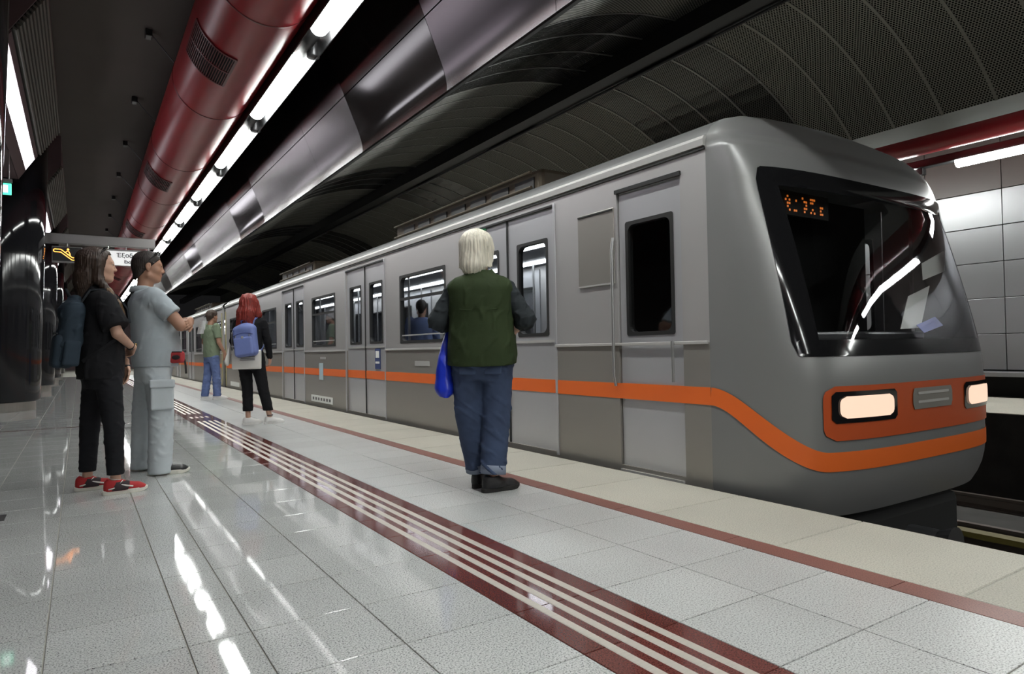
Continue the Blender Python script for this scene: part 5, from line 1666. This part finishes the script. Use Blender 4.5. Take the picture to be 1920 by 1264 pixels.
# ------------------------------------------------------------------ 4  woman with red hair, seen from behind
J = skel(1.74, .165, .09)
J.update(hipL=V3(.0, .085, .90), hipR=V3(.0, -.085, .90), knL=V3(.022, .070, .48), knR=V3(.075, -.140, .48), anL=V3(-.006, .043, .08), anR=V3(.124, -.207, .08),
         shL=V3(-.0, .165, 1.39), shR=V3(-.0, -.165, 1.39), elR=V3(.03, -.225, 1.13), wrR=V3(.10, -.225, .91), elL=V3(-.01, .225, 1.14), wrL=V3(.14, .16, 1.05))
for k_ in ('knL', 'knR', 'anL', 'anR'): J[k_] = rotz(math.radians(-15))@J[k_]
HC = V3(.0, 0, 1.635); HR = rotz(math.radians(-6)); YW4 = math.radians(57)
P4, T4 = make_person('woman with long red hair, black clothes and white sneakers', (1.95, 9.52, 0), YW4, 'skin_fair', J, RF,
    dict(C=HC, R=HR, s=.98, neck=V3(-.025, 0, 1.42), brow='hair_red'),
    dict(name='black_top', mat='black_cotton', loft=[(.86, 0, 0, .130, .178), (.95, 0, 0, .128, .172), (1.05, 0, 0, .120, .158), (1.18, 0, 0, .122, .162), (1.3, .0, 0, .122, .175), (1.37, -.01, 0, .108, .178), (1.42, -.02, 0, .082, .14), (1.46, -.025, 0, .058, .066)],
         sleeves=[(J['shR'], J['elR'], .062, .050, False, (J['elR'], J['wrR']*.97+J['elR']*.03, .050, .038)), (J['shL'], J['elL'], .062, .050, False, (J['elL'], J['wrL']*.97+J['elL']*.03, .050, .038))], wave=(.007, 95, 41, 1.2)),
    dict(name='black_trousers', mat='black_cotton', loft=[(.76, 0, 0, .105, .155), (.83, -.01, 0, .135, .180), (.92, -.01, 0, .138, .180), (1.0, 0, 0, .122, .16)], r=(.098, .070, .060), cuff=.185, wave=(.006, 95, 42, 1.2)),
    [(J['anL'][:2], math.radians(-48), .265, 'white'), (J['anR'][:2], math.radians(-50), .27, 'white')],
    hands=[((J['wrR'], V3(.15, .05, -1), V3(.1, .9, 0), 1), dict(s=.92, curl=.7)), ((J['wrL'], V3(.5, -.7, .3), V3(-.5, -.5, 0), -1), dict(s=.92, curl=1.0))], s=.95)
v = Vol(HC-V3(.24, .24, .40), HC+V3(.18, .24, .20), .005)
v.ell(T4((-.02, 0, .036)), V3(.122, .106, .112), HR, 0)
v.cap(T4((-.07, 0, .03)), T4((-.10, 0, -.18)), .105, .10, .03, flat=((1, 0, 0), 1.15))
v.cap(T4((-.10, .05, -.12)), T4((-.115, .09, -.30)), .085, .045, .03)
v.cap(T4((-.10, -.03, -.12)), T4((-.11, -.05, -.26)), .085, .045, .03)
for q in (-1, 1):
    v.cap(T4((-.01, q*.085, .02)), T4((.01, q*.112, -.15)), .045, .042, .03); v.cap(T4((.01, q*.112, -.15)), T4((.06, q*.115, -.25)), .04, .02, .02)
v.box(T4((.135, 0, -.06)), V3(.085, .066, .155), .03, HR, .015, True)
v.strands(T4((-.03, 0, 0)), .0025, 18, 7); v.wave(.010, 60, 44, .9)
vobj('red_hair', v, 'hair_red', P4)
band(P4, 'anklet', 'print_dark', V3(J['anR'][0], J['anR'][1], .12), V3(0, 0, 1), .036, .012)
# her blue backpack
t = empty('backpack', (1.95, 9.52, 0), YW4)
R = roty(math.radians(4))@rotx(math.radians(-7))
v = Vol(V3(-.33, -.24, .84), V3(-.07, .24, 1.45), .006)
v.box((-.195, -.015, 1.13), (.075, .150, .205), .055, R, 0); v.ell((-.19, -.01, 1.29), (.075, .135, .085), R, .03); v.wave(.003, 16, 51); vobj('bag_body', v, 'blue_pack', t)
v = Vol(V3(-.36, -.24, .86), V3(-.2, .24, 1.26), .005)
v.box((-.262, -.015, 1.06), (.034, .125, .125), .03, R, 0); vobj('front_pocket', v, 'blue_pack', t)
MB().tube([V3(-.195, -.015, 1.13)+R@V3(-.077, y, .075+.03*(1-(y/.13)**2)) for y in np.linspace(-.13, .13, 9)], .0055, 6).build('upper_zip', 'blue_pack_dark', t, True)
MB().tube([V3(-.195, -.015, 1.13)+R@V3(-.068, y, .145+.04*(1-(y/.12)**2)) for y in np.linspace(-.12, .12, 9)], .0055, 6).build('top_zip', 'blue_pack_dark', t, True)
MB().box(V3(-.195, -.015, 1.13)+R@V3(-.106, 0, .045), (.006, .03, .03), None, .002).build('badge', 'gutter', t)
for y in (-.085, .10):
    MB().box(V3(-.195, -.015, 1.13)+R@V3(-.084, y, .065), (.006, .012, .035), None, .002).build('zip_pull', 'steel', t)
MB().tube([(-.15, .05, 1.345), (-.17, .055, 1.40), (-.165, .01, 1.42), (-.155, -.02, 1.39), (-.145, -.025, 1.345)], .010, 8).build('grab_loop', 'blue_pack_dark', t, True)
for q in (-1, 1):
    ground_strap(t, 'shoulder_strap', 'blue_pack', [(-.12, q*.05-.02, 1.34), (-.10, q*.085, 1.42), (-.02, q*.10, 1.462), (.06, q*.105, 1.43), (.118, q*.11, 1.34), (.13, q*.115, 1.24)], .045, .010, up=[(-.5, 0, 1), (-.5, 0, 1), (0, 0, 1), (.6, 0, .8), (1, 0, .3), (1, 0, 0)])
    ground_strap(t, 'lower_strap', 'blue_pack', [(.125, q*.135, 1.22), (.07, q*.18, 1.12), (-.05, q*.175, 1.02), (-.13, q*.12, .96)], .022, .006, up=[(1, 0, 0), (.5, q, 0), (0, q, 0), (-.4, q, 0)])
tag(t, 'blue leather backpack on the red-haired woman', 'backpack')
# her white tote bag hanging behind the hip
t = empty('tote_bag', (1.95, 9.52, 0), YW4)
v = Vol(V3(-.26, -.24, .70), V3(-.08, .26, 1.05), .006); v.box((-.172, -.015, .885), (.022, .195, .128), .018, None, 0); v.wave(.005, 16, 61); vobj('bag_body', v, 'tote_white', t)
MB().box((-.199, -.06, .955), (.004, .17, .022)).build('red_print', 'print_red', t)
for i, (w, y) in enumerate(((.21, -.03), (.19, -.04), (.20, -.035))):
    MB().box((-.199, y, .925-.022*i), (.004, w, .008)).build('dark_print', 'print_dark', t)
for q in (-1, 1):
    ground_strap(t, 'handle', 'tote_white', [(-.17, .16, 1.0), (-.12, .20, 1.1), (-.06, .225, 1.25), (-.0, .19, 1.41), (.06, .17, 1.40), (.10, .19, 1.2), (.05, .22, 1.05), (-.10, .21, .98)], .025, .004, up=(-.5, 1, 0)) if q > 0 else None
v = Vol(V3(-.22, .16, .80), V3(.10, .36, 1.12), .006); v.cap((-.06, .25, 1.07), (-.10, .275, .86), .022, .055, 0, flat=((0, 1, 0), 1.8)); v.wave(.008, 26, 62); vobj('hanging_scarf', v, 'tote_white', t)
tag(t, 'white cotton tote bag under the red-haired woman\'s backpack', 'bag')

# ------------------------------------------------------------------ 5  man in green t-shirt, farthest
h = 1.90; s_ = h/1.75
J = skel(h, .185, .09)
J.update(hipL=V3(0, .09, .90), hipR=V3(0, -.09, .90), anL=V3(-.10, .10, .085), anR=V3(.05, -.11, .085), knL=V3(-.03, .10, .53), knR=V3(.035, -.11, .53), elR=V3(.0, -.27, 1.21), wrR=V3(.13, -.27, .99), elL=V3(-.01, .26, 1.22), wrL=V3(.12, .24, 1.02))
HC = V3(.03, 0, 1.775); HR = rotz(math.radians(2)); YW5 = math.radians(24)
P5, T5 = make_person('man in sage green t-shirt and blue jeans, farthest down the platform', (2.36, 15.38, 0), YW5, 'skin_tan', J, RM,
    dict(C=HC, R=HR, s=1.06, neck=V3(-.02, 0, 1.56), brow='hair_short_brown'),
    dict(name='tshirt', mat='green_tee', loft=[(.90, .0, 0, .135, .185), (1.0, 0, 0, .140, .19), (1.12, .0, 0, .138, .185), (1.26, .0, 0, .140, .19), (1.4, 0, 0, .140, .205), (1.5, -.01, 0, .118, .205), (1.555, -.02, 0, .085, .15), (1.59, -.022, 0, .068, .075)],
         sleeves=[(J['shR'], J['shR']*.35+J['elR']*.65, .078, .074, True), (J['shL'], J['shL']*.35+J['elL']*.65, .078, .074, True)], wave=(.005, 60, 71, 1.3)),
    dict(name='jeans', mat='jeans_light', loft=[(.80, 0, 0, .105, .155), (.87, 0, 0, .125, .168), (.95, 0, 0, .120, .165), (1.0, 0, 0, .11, .15)], r=(.105, .080, .076), cuff=.075, wave=(.010, 85, 72, 1.5)),
    [((-.10, .10), math.radians(-18), .30, 'white'), ((.05, -.11), math.radians(-22), .30, 'white')],
    hands=[((J['wrR'], V3(.15, .1, -1), V3(.0, .9, 0), 1), dict(s=1.08, curl=.5)), ((J['wrL'], V3(.15, -.1, -1), V3(.0, -.9, 0), -1), dict(s=1.08, curl=.5))], s=1.08)
v = Vol(HC-V3(.17, .15, .16), HC+V3(.17, .15, .19), .005)
v.ell(T5((-.016, 0, .04)), V3(.114, .092, .10)*1.05, HR, 0)
v.cap(T5((-.075, 0, .0)), T5((-.076, 0, -.075)), .062, .046, .03, flat=((0, 1, 0), .75))
v.clip(HR@V3(.62, 0, -.78), T5((.085, 0, .06)))
v.strands(T5((-.02, 0, 0)), .003, 30, 8); v.wave(.004, 50, 73, .7)
vobj('short_hair', v, 'hair_short_brown', P5)

# ------------------------------------------------------------------ 6  passenger inside the train
J = skel(1.74)
HC = V3(.0, 0, 1.62); HR = rotz(0)
P6, T6 = make_person('passenger in blue shirt standing inside the leading car', (4.62, 9.95-.2, .03), math.radians(60), 'skin_tan', J, RM,
    dict(C=HC, R=HR, s=1.02, neck=V3(-.03, 0, 1.43), eyes=False),
    dict(name='blue_shirt', mat='shirt_blue', res=.012, loft=[(.88, .0, 0, .135, .185), (1.05, 0, 0, .14, .18), (1.2, .0, 0, .14, .185), (1.35, 0, 0, .13, .2), (1.42, -.01, 0, .1, .18), (1.47, -.02, 0, .065, .075)],
         sleeves=[(J['shR'], J['elR'], .07, .055, False), (J['shL'], J['elL'], .07, .055, False)]),
    dict(name='trousers', mat='black_cotton', res=.014, loft=[(.76, 0, 0, .11, .16), (.85, 0, 0, .14, .18), (.98, 0, 0, .13, .17)], r=(.10, .075, .07), cuff=.06),
    [((-.02, .09), 0, .29, 'black'), ((-.02, -.09), 0, .29, 'black')],
    hands=[((J['wrR'], V3(.1, 0, -1), V3(0, 1, 0), 1), dict(res=.006)), ((J['wrL'], V3(.1, 0, -1), V3(0, -1, 0), -1), dict(res=.006))])
v = Vol(HC-V3(.17, .15, .16), HC+V3(.17, .15, .19), .007)
v.ell(T6((-.016, 0, .04)), V3(.112, .09, .098), HR, 0); v.cap(T6((-.075, 0, .0)), T6((-.076, 0, -.07)), .06, .045, .03)
v.clip(HR@V3(.62, 0, -.78), T6((.085, 0, .06)))
vobj('short_hair', v, 'hair_dark', P6)
